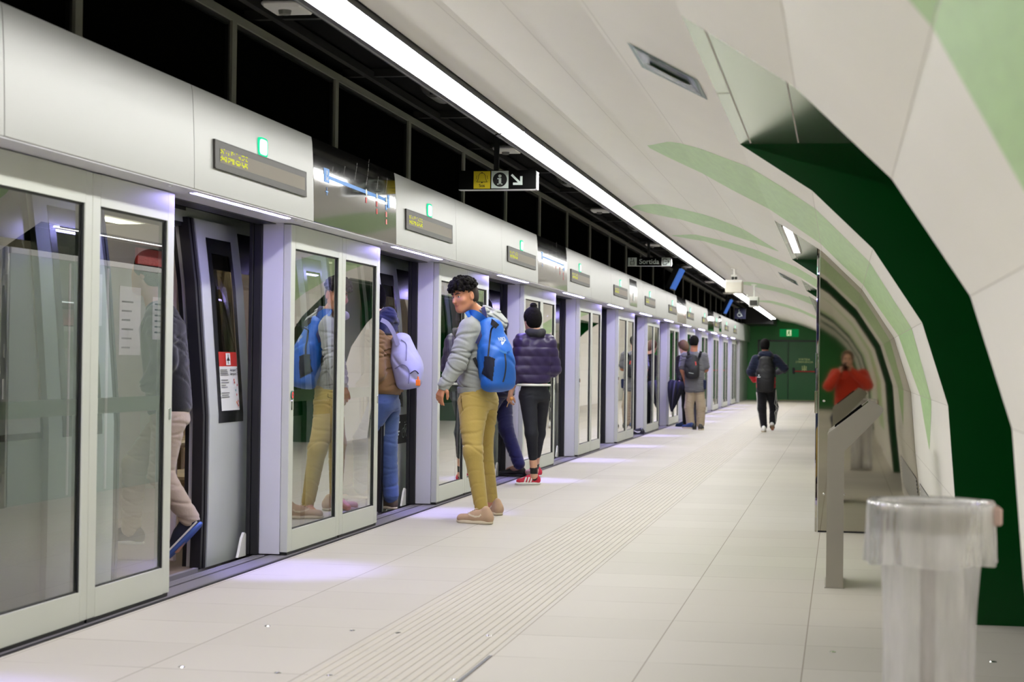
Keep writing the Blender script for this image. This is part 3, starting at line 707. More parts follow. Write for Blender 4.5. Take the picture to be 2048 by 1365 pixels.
b = MB(); b.box(-3.175, -3.165, 8.58, 10.2, 1.988, 1.9955).box(-3.128, -3.12, 8.58, 10.2, 1.988, 1.9955); b.build('holder', m_alu, STR)
b = MB()
for y in (8.25, 10.28, 10.45): b.lathe((-3.14, y, 1.996), [(.012, 0), (.010, -.006), (0, -.008)], 10, 2)
b.build('spotlet', m_chrome, STR)
for n_ in range(-1, LASTN0):
    ld = bpy.data.lights.new('doorway_spot', 'SPOT') if n_ == -1 else ld
    lo = bpy.data.objects.new('doorway_spot', ld); COL.objects.link(lo)
    ld.energy = SPOT_W; ld.color = (.33, .29, 1.0); ld.spot_size = math.radians(38); ld.spot_blend = .8; ld.shadow_soft_size = .03
    lo.location = (-3.12, 9.75+4.09*n_, 1.975); lo.rotation_euler = Vector((.10, .1, -2.0)).to_track_quat('-Z', 'Y').to_euler()
lintel = MB(); lintel.box(-3.45, -3.34, YN, 59, 1.985, 2.02); lintel.mat(1).box(-3.34, -3.10, YN, 59, 1.991, 1.9955); struct(lintel.build('trim_7', [m_black, m_post]))
back = MB(); back.box(-3.46, -3.34, YN, 62, 2.02, 3.1); struct(back.build('wall_left', m_black))
LASTN = 12
def place(src, dy, **k):
    o = src if dy == 0 else copy_tree(src)
    o.location.y += dy if o is not src else 0
    return o
roots = [(leafA, 'a'), (leafB, 'b'), (PR, 'p'), (BTN, 'n'), (DISP, 'd'), (GL, 'g'), (STR, 's')]
protos = {c: r for r, c in roots}; base_y = {c: r.location.y for r, c in roots}
dn = 10
for n in range(-2, LASTN):
    q = n+1                       # ordinal along the platform counted from the camera (-1.. behind)
    for c, pr in protos.items():
        if c in 'abpn' and n == LASTN-1 and False: continue
        if c in 'gds' and n > 11: continue
        o = pr if n == 0 else copy_tree(pr)
        if n != 0: o.location.y = base_y[c]+P*n
        o['_n'] = n; o['_c'] = c
allr = [o for o in COL.objects if '_n' in o.keys()]
for o in allr:
    n, c = o['_n'], o['_c']; del o['_n']; del o['_c']
    if n < -1: where = 'behind the camera'
    elif n == -1: where = 'beside the camera at the left edge'
    else: where = {0: 'between the first and second open doorways'}.get(n, 'in the %s pair from the camera' % ORD[min(n+1, 19)])
    if c in 'ab':
        dn += 1; o.name = 'door_%d' % dn; o['kind'] = 'structure'
    elif c == 'p': o.name = 'trim_%d' % (80+n); o['kind'] = 'structure'
    else:
        num = ORD[n] if n >= 0 else ['farthest behind', 'just behind'][n+2]
        info = {'n': ('red lit stop button with green collar on the door frame, %s', 'button', 'stop buttons on the door frames'),
                'd': ('grey display with yellow led dots above a doorway, %s', 'display', 'led displays on the fascia'),
                'g': ('small glowing green signal lamp over the led display, %s', 'signal lamp', 'green door signal lamps'),
                's': ('violet-white light strip under the fascia over a doorway, %s', 'light strip', 'light strips over the doorways')}[c]
        tag(o, info[0] % (num+(' from the camera' if n >= 0 else ' the camera')), info[1], info[2] if n >= 0 else info[2]+' behind the camera')
# ================================================================== METRO TRAIN BEHIND THE SCREEN
m_tbody = mat('train_body', rgb(196, 200, 196), 0.38, 0.25, noise=0.06, nscale=4)
m_twhite = mat('train_white', rgb(226, 214, 212), 0.4)
m_tdark = mat('train_dark_band', rgb(26, 28, 26), 0.2)
m_floor_t = mat('train_floor', rgb(120, 104, 94), 0.5, noise=.1, nscale=20)
m_tceil = mat('train_ceiling', rgb(214, 200, 170), 0.3, .2)
m_twall = mat('train_wall_lining', rgb(206, 186, 150), 0.22, .55, bump=.25, bscale=3)
m_tlight = emit('train_light', (1.0, .93, .80), TRAIN_E)
m_pole = mat('grab_pole', rgb(214, 196, 150), .2, .9)
train = empty('metro_train', (-4.9, 9.0, -.9), 'grey metro train with open doors standing behind the glass screen', 'train')
TY0, TY1 = 1.2, 60.5
TP = [(-3.60, -.35), (-3.585, .3), (-3.585, .85), (-3.60, 1.05), (-3.645, 1.6), (-3.70, 2.02), (-3.78, 2.30), (-4.1, 2.62), (-4.6, 2.75)]
def tx(z, off=0.0):
    for (x0, z0), (x1, z1) in zip(TP, TP[1:]):
        if z <= z1: return x0+(x1-x0)*(z-z0)/(z1-z0)+off
    return TP[-1][0]+off
DW0, DW1 = 8.66, 9.97            # doorway in opening 0
def strip(b, y0, y1, z0, z1, off=0.0):
    zs = sorted(set([z0, z1]+[z for _, z in TP if z0 < z < z1]))
    for a, c in zip(zs, zs[1:]): b.quad((tx(a, off), y0, a), (tx(a, off), y1, a), (tx(c, off), y1, c), (tx(c, off), y0, c))
b = MB()
y = TY0; cuts = [(DW0+P*n, DW1+P*n) for n in range(-1, 12)]
prev = TY0
WZ0, WZ1 = .83, 1.92
wins = []
for a, c in cuts+[(TY1, TY1)]:
    if a > prev+.3:
        w0, w1 = prev+.30, a-.30
        b.mat(0); strip(b, prev, a, -.35, WZ0); strip(b, prev, a, WZ1, 2.62); strip(b, prev, w0, WZ0, WZ1); strip(b, w1, a, WZ0, WZ1); wins.append((w0, w1))
    b.mat(0); strip(b, a, c, -.35, -.02); strip(b, a, c, 1.95, 2.62)
    prev = c
b.box(-6.2, -4.1, TY0, TY1, 2.62, 2.72)
b.build('body_side', m_tbody, train, True, 20)
for w0, w1 in wins:
    b = MB(); strip(b, w0, w1, WZ0, WZ1, .004); w_ = b.build('window', m_winglass, train)
    b = MB(); strip(b, w0-.03, w0+.10, WZ0-.03, WZ1+.03, .006); strip(b, w1-.10, w1+.03, WZ0-.03, WZ1+.03, .006); strip(b, w0+.10, w1-.10, WZ0-.03, WZ0+.09, .006); strip(b, w0+.10, w1-.10, WZ1-.22, WZ1+.03, .006)
    b.build('window_surround', m_tdark, w_)
b = MB(); strip(b, TY0, TY1, 2.04, 2.24, .006); b.build('cant_band', m_tdark, train)
b = MB(); b.mat(0).box(-6.2, -3.60, TY0, TY1, -.10, -.015); b.mat(1)
b.box(-3.60, -3.57, TY0, TY1, -.10, -.012)
b.build('saloon_floor', [m_floor_t, m_darksteel], train)
b = MB(); b.box(-6.2, -3.95, TY0, TY1, 2.25, 2.3); b.build('saloon_ceiling', m_tceil, train)
b = MB(); b.mat(0).box(-6.25, -6.15, TY0, TY1, -.1, 2.3); b.mat(1).box(-6.149, -6.14, TY0, TY1, 1.0, 1.75); b.build('saloon_wall', [m_twall, m_tdark], train)
for x in (-4.55, -5.65):
    for n in range(-1, 12):
        b = MB(); b.box(x, x+.1, 7.3+P*n, 10.9+P*n, 2.235, 2.248); b.build('saloon_light', m_tlight, train)
b = MB(); b.box(-6.2, -3.7, TY1-.05, TY1, -.3, 2.6); b.box(-6.2, -3.7, TY0, TY0+.05, -.3, 2.6); b.build('end_wall', m_tbody, train)
m_sticker = mat('sticker_paper', rgb(215, 216, 212), .5)
def tdoor_mesh(y0=10.0, y1=10.74, left=False):
    o = .035
    d = MB()
    wy0, wy1 = y0+.15, y1-.15; wz0, wz1 = .80, 1.88
    def st(b, a, c, z0, z1, off): strip(b, a, c, z0, z1, off)
    st(d, y0, wy0, -.02, 1.98, o); st(d, wy1, y1, -.02, 1.98, o); st(d, wy0, wy1, -.02, wz0, o); st(d, wy0, wy1, wz1, 1.98, o)
    zs = [-.02, .3, .85, 1.05, 1.6, 1.98]
    for yy in (y0, y1):
        for a, c in zip(zs, zs[1:]): d.quad((tx(a, o), yy, a), (tx(a, 0.004), yy, a), (tx(c, 0.004), yy, c), (tx(c, o), yy, c))
    D = d.build('train_door', m_tbody, train, True, 25)
    g = MB(); st(g, wy0+.07, wy1-.055, wz0+.09, wz1-.09, o-.004); g.build('window', m_winglass, D)
    g = MB(); st(g, wy0, wy0+.07, wz0, wz1, o+.002); st(g, wy1-.055, wy1, wz0, wz1, o+.002); st(g, wy0+.07, wy1-.055, wz0, wz0+.09, o+.002); st(g, wy0+.07, wy1-.055, wz1-.09, wz1, o+.002); g.build('window_surround', m_tdark, D)
    g = MB()
    for yy, w in (((y0-.045, .035), (y0-.10, .03)) if not left else ((y1+.01, .035), (y1+.055, .03))):
        for a, c in zip(zs, zs[1:]):
            g.quad((tx(a, o-.004), yy, a), (tx(a, o-.004), yy+w, a), (tx(c, o-.004), yy+w, c), (tx(c, o-.004), yy, c))
            g.quad((tx(a, o-.004), yy, a), (tx(a, -.03), yy, a), (tx(c, -.03), yy, c), (tx(c, o-.004), yy, c))
    g.build('door_seal', m_rubber, D)
    # red airport notice on the glass
    return D
D0 = tdoor_mesh()
def notice(D):
    g = MB(); off = .039
    def q(b, a, c, z0, z1, o=off): b.quad((tx(z0, o), a, z0), (tx(z0, o), c, z0), (tx(z1, o), c, z1), (tx(z1, o), a, z1))
    ya, yb = 10.20, 10.52
    g.mat(0); q(g, ya, yb, .87, 1.13); g.mat(1); q(g, ya, yb, 1.13, 1.215); g.mat(0); q(g, 10.32, 10.40, 1.137, 1.208, off+.002)
    g.mat(2); q(g, 10.355, 10.365, 1.145, 1.2, off+.003)
    g.add([(tx(1.165, off+.003), 10.33, 1.163), (tx(1.165, off+.003), 10.39, 1.163), (tx(1.185, off+.003), 10.36, 1.19)], [(0, 1, 2)])
    rnd = random.Random(5)
    for t, z, sz in (('Aeroport T1', 1.108, .020), ('Aeroport T2', 1.085, .020)):
        vs, fs = text_mesh(t, sz*1.25, lambda u, v: (tx(z, off+.003), 10.45+u*1.1, z+v)); g.add(vs, fs)
    g.mat(3)
    for z in (1.11, 1.10, 1.09, 1.08, 1.05, 1.035, 1.02, 1.008, .975, .962, .95):
        q(g, 10.21, 10.21+rnd.uniform(.08, .14), z-.003, z+.002, off+.003)
    for k in range(9):
        g.mat(rnd.choice((1, 4, 5))); yy = rnd.uniform(10.41, 10.49); z = rnd.uniform(.89, 1.05); q(g, yy, yy+.014, z, z+.012, off+.003)
    o = g.build('airport_notice', [m_sticker, m_red, m_black, mat('print_grey', rgb(120, 120, 116), .5), mat('print_teal', rgb(30, 140, 140), .5), mat('print_orange', rgb(225, 140, 40), .5)], D)
    o['label'] = 'white and red airport information notice'
for n in range(-1, 12):
    o = D0 if n == 0 else copy_tree(D0, train)
    if n: o.location.y = P*n
notice(D0)
D1 = tdoor_mesh(7.84, 8.60, True)
for n in range(-1, 12):
    o = D1 if n == 0 else copy_tree(D1, train)
    if n: o.location.y = P*n
b = MB(); strip(b, 6.9, 7.80, .83, 1.66, .012); b.build('white_window_panel', m_twhite, train)
# black bicycle plate on the leaf of the second doorway
g = MB()
def q2(b, a, c, z0, z1, o): b.quad((tx(z0, o), a, z0), (tx(z0, o), c, z0), (tx(z1, o), c, z1), (tx(z1, o), a, z1))
g.mat(0); q2(g, 14.16, 14.92, .50, .735, .037); g.mat(1)
for cy in (14.70, 14.83):
    pr = .042
    for t in range(16):
        a0, a1 = 2*math.pi*t/16, 2*math.pi*(t+1)/16
        pt = lambda r, a: (tx(.6, .039), cy+r*math.cos(a)*1.15, .585+r*math.sin(a))
        g.quad(pt(pr, a0), pt(pr, a1), pt(pr-.007, a1), pt(pr-.007, a0))
for p, q in (((14.70, .585), (14.74, .65)), ((14.74, .65), (14.81, .65)), ((14.83, .585), (14.80, .68)), ((14.74, .65), (14.77, .585)), ((14.77, .585), (14.81, .65)), ((14.73, .67), (14.76, .67)), ((14.80, .68), (14.83, .675))):
    d = Vector((0, q[0]-p[0], q[1]-p[1])).normalized(); n_ = Vector((0, d.z, -d.y))*.004; A = Vector((tx(.6, .04), p[0], p[1])); B = Vector((tx(.6, .04), q[0], q[1])); g.quad(A-n_, B-n_, B+n_, A+n_)
for k, z in enumerate((.70, .675, .65, .60, .575, .55)): q2(g, 14.40, 14.40+(.16, .19, .14, .18, .15, .12)[k], z-.006, z+.006, .039)
g.build('bicycle_plate', [m_black, m_signwhite], train)['label'] = 'black plate with white bicycle symbol'
# doorway jambs, partitions, poles, seats: one of each, then copies along the train
def rep(o, ns=range(-1, 12)):
    for n in ns:
        if n: c = copy_tree(o, train); c.location.y = P*n
zs = [-.02, .3, .85, 1.05, 1.6, 1.95]
for y in (DW0-.03, DW1):
    b = MB()
    for a, c in zip(zs, zs[1:]): b.prism([(tx(a, .002), a), (tx(a, -.10), a), (tx(c, -.10), c), (tx(c, .002), c)], 1, y, y+.03)
    b.mat(1)
    yy = y-.002 if y > DW0 else y+.032
    for a, c in zip(zs, zs[1:]): b.quad((tx(a, -.025), yy, a), (tx(a, -.075), yy, a), (tx(c, -.075), yy, c), (tx(c, -.025), yy, c))
    rep(b.build('door_jamb', [m_rubber, m_post], train))
b = MB(); b.box(-3.84, -3.70, DW0, DW1, 1.93, 2.05); rep(b.build('door_header', m_rubber, train))
for y in (DW1+.06, DW0-.09):
    b = MB(); b.box(-4.35, -3.76, y, y+.03, 0, 1.95, .01); pt_ = b.build('partition', m_twhite, train)
    if y > DW1: g = MB(); g.box(-3.98, -3.765, y-.004, y+.0, .42, .86, .002); g.lathe((-3.80, y-.0045, .80), [(0, -.002), (.01, -.002), (.012, .0)], 8, 1); g.build('hatch_cover', m_white, pt_)
    rep(pt_)
for x, y in ((-4.4, 8.5), (-4.4, 10.15), (-4.9, 9.3), (-5.5, 11.3)):
    b = MB(); b.tube([(x, y, 0), (x, y, 1.7), (x+.05, y+.05, 2.23)], .017, 8); rep(b.build('grab_pole', m_pole, train, True))
b = MB(); b.tube([(-4.75, 7.4, 1.92), (-4.75, 11.3, 1.92)], .016, 8); rep(b.build('grab_rail', m_pole, train, True))
for k in range(6):
    x0, x1, sg = ((-6.1, -5.62, 1) if k < 4 else (-4.2, -3.85, -1)); y = 10.35+((k) if k < 4 else k-3)*.45
    b = MB(); b.box(x0, x1, y, y+.43, .40, .46, .02); xb = x0 if sg > 0 else x1-.05; b.box(xb, xb+.05, y, y+.43, .46, .95, .02)
    b.box(x0+.1, x0+.16, y+.18, y+.24, 0, .4)
    rep(b.build('seat', mat('train_seat', rgb(200, 188, 160), .3, .3), train))

# ================================================================== HANGING SIGNS AND CEILING THINGS
def hang_sign(name, X0, X1, Y, z0, z1, label):
    r = empty(name, ((X0+X1)/2, Y, z1), label, 'hanging sign')
    b = MB(); b.box(X0, X1-.012, Y-.035, Y+.035, z0+.006, z1, .003); b.build('sign_box', mat('sign_black', rgb(7, 7, 7), .6, 0, .08), r)
    b = MB(); b.box(X1-.012, X1, Y-.04, Y+.04, z0, z1-.01, .004).box(X0, X1-.012, Y-.037, Y+.037, z0, z0+.006); b.build('end_cap', m_alu, r)
    b = MB(); xc = X0+(X1-X0)*.47; b.box(xc-.018, xc+.018, Y-.02, Y+.02, z1, 3.12); b.build('hanger', m_black, r)
    return r
Ys = 14.0; r = hang_sign('hanging_sign', -2.95, -2.33, Ys, 2.515, 2.668, 'black hanging sign with yellow sos bell, information disc and arrow')
yf = Ys-.0365
def sq(b, x0, x1, z0, z1, o=0.0): b.quad((x0, yf-o, z0), (x1, yf-o, z0), (x1, yf-o, z1), (x0, yf-o, z1))
def seg(b, p, q, w, o):
    d = Vector((q[0]-p[0], 0, q[1]-p[1])).normalized(); n_ = Vector((d.z, 0, -d.x))*w; A = Vector((p[0], yf-o, p[1])); B = Vector((q[0], yf-o, q[1]))
    b.quad(A-n_, B-n_, B+n_, A+n_)
b = MB(); b.mat(0); sq(b, -2.832, -2.70, 2.526, 2.662)
b.mat(1); cx = -2.766
bell = [(-.042, 2.578), (-.034, 2.59), (-.028, 2.61), (-.026, 2.63), (-.015, 2.645), (0, 2.650), (.015, 2.645), (.026, 2.63), (.028, 2.61), (.034, 2.59), (.042, 2.578), (-.042, 2.578)]
for p, q in zip(bell, bell[1:]): seg(b, (cx+p[0], p[1]), (cx+q[0], q[1]), .0018, .001)
for s in (-1, 1): seg(b, (cx+s*.046, 2.598), (cx+s*.041, 2.628), .0015, .001)
b.lathe((cx, yf-.001, 2.650), [(0, 0), (.005, 0)], 10, 1); b.lathe((cx, yf-.001, 2.573), [(0, 0), (.005, 0)], 10, 1)
vs, fs = text_mesh('Sos', .034, lambda u, v: (cx+u, yf-.001, 2.549+v)); b.add(vs, fs)
b.build('sos_pictogram', [m_yellow, m_black], r)
b = MB(); b.mat(0); sq(b, -2.692, -2.556, 2.528, 2.664); b.mat(1); cx = -2.624; cz = 2.596
b.add([(cx, yf-.001, cz)]+[(cx+.056*math.cos(2*math.pi*t/32), yf-.001, cz+.056*math.sin(2*math.pi*t/32)) for t in range(32)], [(0, t+1, (t+1) % 32+1) for t in range(32)])
b.mat(0); b.add([(cx, yf-.002, cz+.028)]+[(cx+.013*math.cos(2*math.pi*t/16), yf-.002, cz+.028+.012*math.sin(2*math.pi*t/16)) for t in range(16)], [(0, t+1, (t+1) % 16+1) for t in range(16)])
sq(b, cx-.009, cx+.011, cz-.040, cz+.012, .002); sq(b, cx-.020, cx-.007, cz+.003, cz+.012, .002); sq(b, cx-.021, cx+.021, cz-.040, cz-.031, .002)
b.build('info_pictogram', [m_signwhite, m_black], r)
b = MB(); seg(b, (-2.532, 2.634), (-2.462, 2.566), .0085, .001); seg(b, (-2.455, 2.555), (-2.455, 2.622), .0095, .0012); seg(b, (-2.445, 2.563), (-2.520, 2.563), .0095, .0014); b.build('arrow', m_signwhite, r)
Ys = 26.0; r = hang_sign('hanging_sign', -3.01, -2.385, Ys, 2.575, 2.70, 'black hanging exit sign reading sortida with lift and door symbols'); yf = Ys-.0365
b = MB(); b.mat(0); sq(b, -3.005, -2.88, 2.582, 2.697); sq(b, -2.525, -2.40, 2.582, 2.697); b.mat(1)
sq(b, -2.975, -2.912, 2.592, 2.645, .001); b.mat(0); sq(b, -2.967, -2.920, 2.620, 2.636, .002); sq(b, -2.967, -2.920, 2.600, 2.614, .002); b.mat(1)
for x, s in ((-2.96, 1), (-2.925, -1)):
    seg(b, (x, 2.652), (x, 2.688), .003, .001); zt = 2.690 if s > 0 else 2.650
    seg(b, (x-.012, zt-s*.012), (x, zt), .003, .001); seg(b, (x+.012, zt-s*.012), (x, zt), .003, .001)
for p, q in (((-2.505, 2.60), (-2.505, 2.68)), ((-2.505, 2.68), (-2.455, 2.68)), ((-2.505, 2.60), (-2.455, 2.60)), ((-2.455, 2.60), (-2.455, 2.622)), ((-2.455, 2.68), (-2.455, 2.658)), ((-2.485, 2.64), (-2.415, 2.64)), ((-2.44, 2.662), (-2.415, 2.64)), ((-2.44, 2.618), (-2.415, 2.64))): seg(b, p, q, .0045, .001)
b.build('pictogram', [m_signwhite, m_black], r)
b = MB(); vs, fs = text_mesh('Sortida', .098, lambda u, v: (-2.703+u, yf-.001, 2.638+v)); b.add(vs, fs); b.build('lettering', m_signwhite, r)
Ys = 48.0; r = empty('hanging_sign', (-2.62, Ys, 2.6), 'navy square hanging sign with a white wheelchair symbol', 'hanging sign'); yf = Ys-.02
b = MB(); b.box(-2.75, -2.46, Ys-.018, Ys+.018, 2.40, 2.68, .003); b.build('sign_box', mat('sign_navy', rgb(12, 16, 60), .4), r)
b = MB(); b.box(-2.62, -2.60, Ys-.01, Ys+.01, 2.68, 3.12); b.build('hanger', m_black, r)
b = MB(); cx, cz = -2.62, 2.505
for t in range(3, 15):
    a0, a1 = 2*math.pi*(t+1)/16, 2*math.pi*(t+2)/16; seg(b, (cx+.05*math.cos(a0), cz+.05*math.sin(a0)), (cx+.05*math.cos(a1), cz+.05*math.sin(a1)), .008, .001)
for p, q in (((cx-.01, 2.60), (cx-.005, 2.53)), ((cx-.005, 2.53), (cx+.045, 2.53)), ((cx+.045, 2.53), (cx+.065, 2.47)), ((cx+.065, 2.47), (cx+.08, 2.475)), ((cx-.008, 2.57), (cx+.03, 2.57))): seg(b, p, q, .008, .0015)
b.lathe((cx-.012, yf-.001, 2.625), [(0, 0), (.014, 0)], 12, 1); b.build('wheelchair_symbol', m_signwhite, r)
# tilted passenger screens
for j, (Y, L, lab) in enumerate(((33.6, .9, 'tilted blue passenger information screen above the doors, nearer one'), (49.2, .9, 'tilted blue passenger information screen above the doors, farther one'))):
    r = empty('information_screen', (-3.0, Y, 2.7), lab, 'screen', 'tilted information screens')
    b = MB(); b.prism([(-3.10, 2.56), (-2.90, 2.98), (-3.02, 3.02), (-3.20, 2.60)], 1, Y, Y+L); b.tube([(-3.06, Y+.4, 2.95), (-3.06, Y+.4, 3.12)], .02, 8); b.build('casing', m_black, r)
    b = MB(); n_ = Vector((.49, 0, -.20)).normalized()*.003
    a, c = Vector((-3.09, 0, 2.585)), Vector((-2.91, 0, 2.955)); 
    b.quad(Vector((a.x, Y+.02, a.z))+n_, Vector((a.x, Y+L-.02, a.z))+n_, Vector((c.x, Y+L-.02, c.z))+n_, Vector((c.x, Y+.02, c.z))+n_)
    b.build('display', emit('screen_blue', (.08, .20, .66), .8), r)
    b = MB()
    b.prism([(-3.085, 2.57), (-2.915, 2.94), (-2.935, 2.95), (-3.11, 2.58)], 1, Y-.012, Y-.001); b.build('lit_edge', emit('screen_edge', (.08, .20, .60), .7), r)
# detectors and speakers in the services ceiling
def detector(Y, X, lab, kind):
    r = empty('ceiling_unit', (X, Y, 3.04), lab, 'ceiling fitting', 'white fittings in the black ceiling')
    b = MB(); b.box(X-.11, X+.11, Y-.13, Y+.13, 3.0, 3.045, .018); b.build('body', m_white, r)
    b = MB(); b.lathe((X-.01, Y-.02, 3.0), [(.035, 0), (.03, -.022), (0, -.026)], 16, 2); b.build('sensor', mat('sensor_grey', rgb(120, 120, 116), .4), r)
    b = MB(); b.tube([(X, Y, 3.045), (X, Y, 3.12)], .012, 8); b.build('bracket', m_black, r)
dets = [9.2, 15.6, 21.85, 28.1, 34.3, 40.5, 46.8, 53.0]
for k, y in enumerate(dets): detector(y, -2.87, 'white box fitting hanging in the black ceiling beside the lamp, %s from the camera' % ORD[k], 0)
for k, y in enumerate([12.55, 18.7, 25.0, 31.2, 37.4, 43.6]):
    r = empty('loudspeaker', (-2.80, y, 3.05), 'dark grey curved loudspeaker under the black ceiling, %s from the camera' % ORD[k], 'loudspeaker', 'dark loudspeakers in the ceiling')
    b = MB(); n = 10; vs = []
    for yy in (y-.16, y+.16):
        for t in range(n+1):
            a = math.pi*t/n; vs.append((-2.80+.10*math.cos(a), yy, 3.10-.09*math.sin(a)))
    b.add(vs, [(i, i+1, n+2+i, n+1+i) for i in range(n)]+[tuple(range(n+1)), tuple(range(n+1, 2*n+2))[::-1]]); b.build('shell', mat('speaker_grey', rgb(96, 96, 92), .35), r, True, 30)
    b = MB(); b.box(-2.83, -2.77, y-.165, y-.16, 3.03, 3.07); b.build('badge', m_black, r)
# boxes hung from the vault
r = empty('camera_housing', (-1.62, 28.0, 2.66), 'larger white box hung from the vault on a short double bracket, over the lamp', 'ceiling box')
b = MB(); b.box(-1.745, -1.49, 27.9, 28.3, 2.28, 2.47, .01); b.build('casing', mat('box_cream', rgb(214, 210, 196), .45), r)
b = MB(); b.box(-1.745, -1.49, 27.89, 27.9, 2.44, 2.475); b.build('visor', m_white, r)
b = MB(); b.box(-1.63, -1.60, 28.0, 28.03, 2.47, 2.66).box(-1.67, -1.56, 27.98, 28.06, 2.64, 2.67).box(-1.66, -1.57, 27.98, 28.05, 2.53, 2.56); b.build('bracket', m_white, r)
b = MB(); b.lathe((-1.635, 27.97, 2.50), [(0, -.02), (.018, -.01), (.018, .02), (0, .03)], 12, 2).lathe((-1.585, 27.97, 2.50), [(0, -.02), (.018, -.01), (.018, .02), (0, .03)], 12, 2); b.build('knob', m_black, r)
r = empty('speaker_box', (-1.53, 32.7, 2.6), 'smaller white speaker box with dark grille hung from the vault, farther along', 'ceiling box')
b = MB(); b.box(-1.62, -1.45, 32.6, 32.85, 2.22, 2.40, .01).box(-1.66, -1.63, 32.62, 32.7, 2.38, 2.44, .004); b.build('casing', m_white, r)
b = MB(); b.box(-1.60, -1.47, 32.59, 32.6, 2.245, 2.335); b.build('grille', mat('grille_dark', rgb(58, 56, 52), .6), r)
b = MB(); b.box(-1.545, -1.52, 32.7, 32.72, 2.40, 2.62).box(-1.58, -1.48, 32.68, 32.76, 2.60, 2.625); b.build('bracket', m_white, r)
# floor studs
for k, (x, y) in enumerate([(535, 1253), (704, 1262), (797, 1267), (978, 1273), (363, 1335), (555, 1347), (660, 1352), (908, 1360), (1666, 1305), (1987, 1325)]):
    p = atF(x, y); b = MB(); b.lathe((p.x, p.y, 0), [(0, .003), (.006, .0035), (.012, .002), (.014, .0003)], 14, 2)
    pos = ['left end of the farther row', 'second from left in the farther row', 'on the ribbed strip, left, farther row', 'on the ribbed strip, right, farther row', 'left end of the nearer row', 'second from left in the nearer row', 'on the ribbed strip, left, nearer row', 'on the ribbed strip, right, nearer row', 'left of the litter bin', 'right of the litter bin'][k]
    tag(b.build('floor_stud', m_chrome), 'small round steel stud in the floor tiles, '+pos, 'floor stud', 'floor studs')
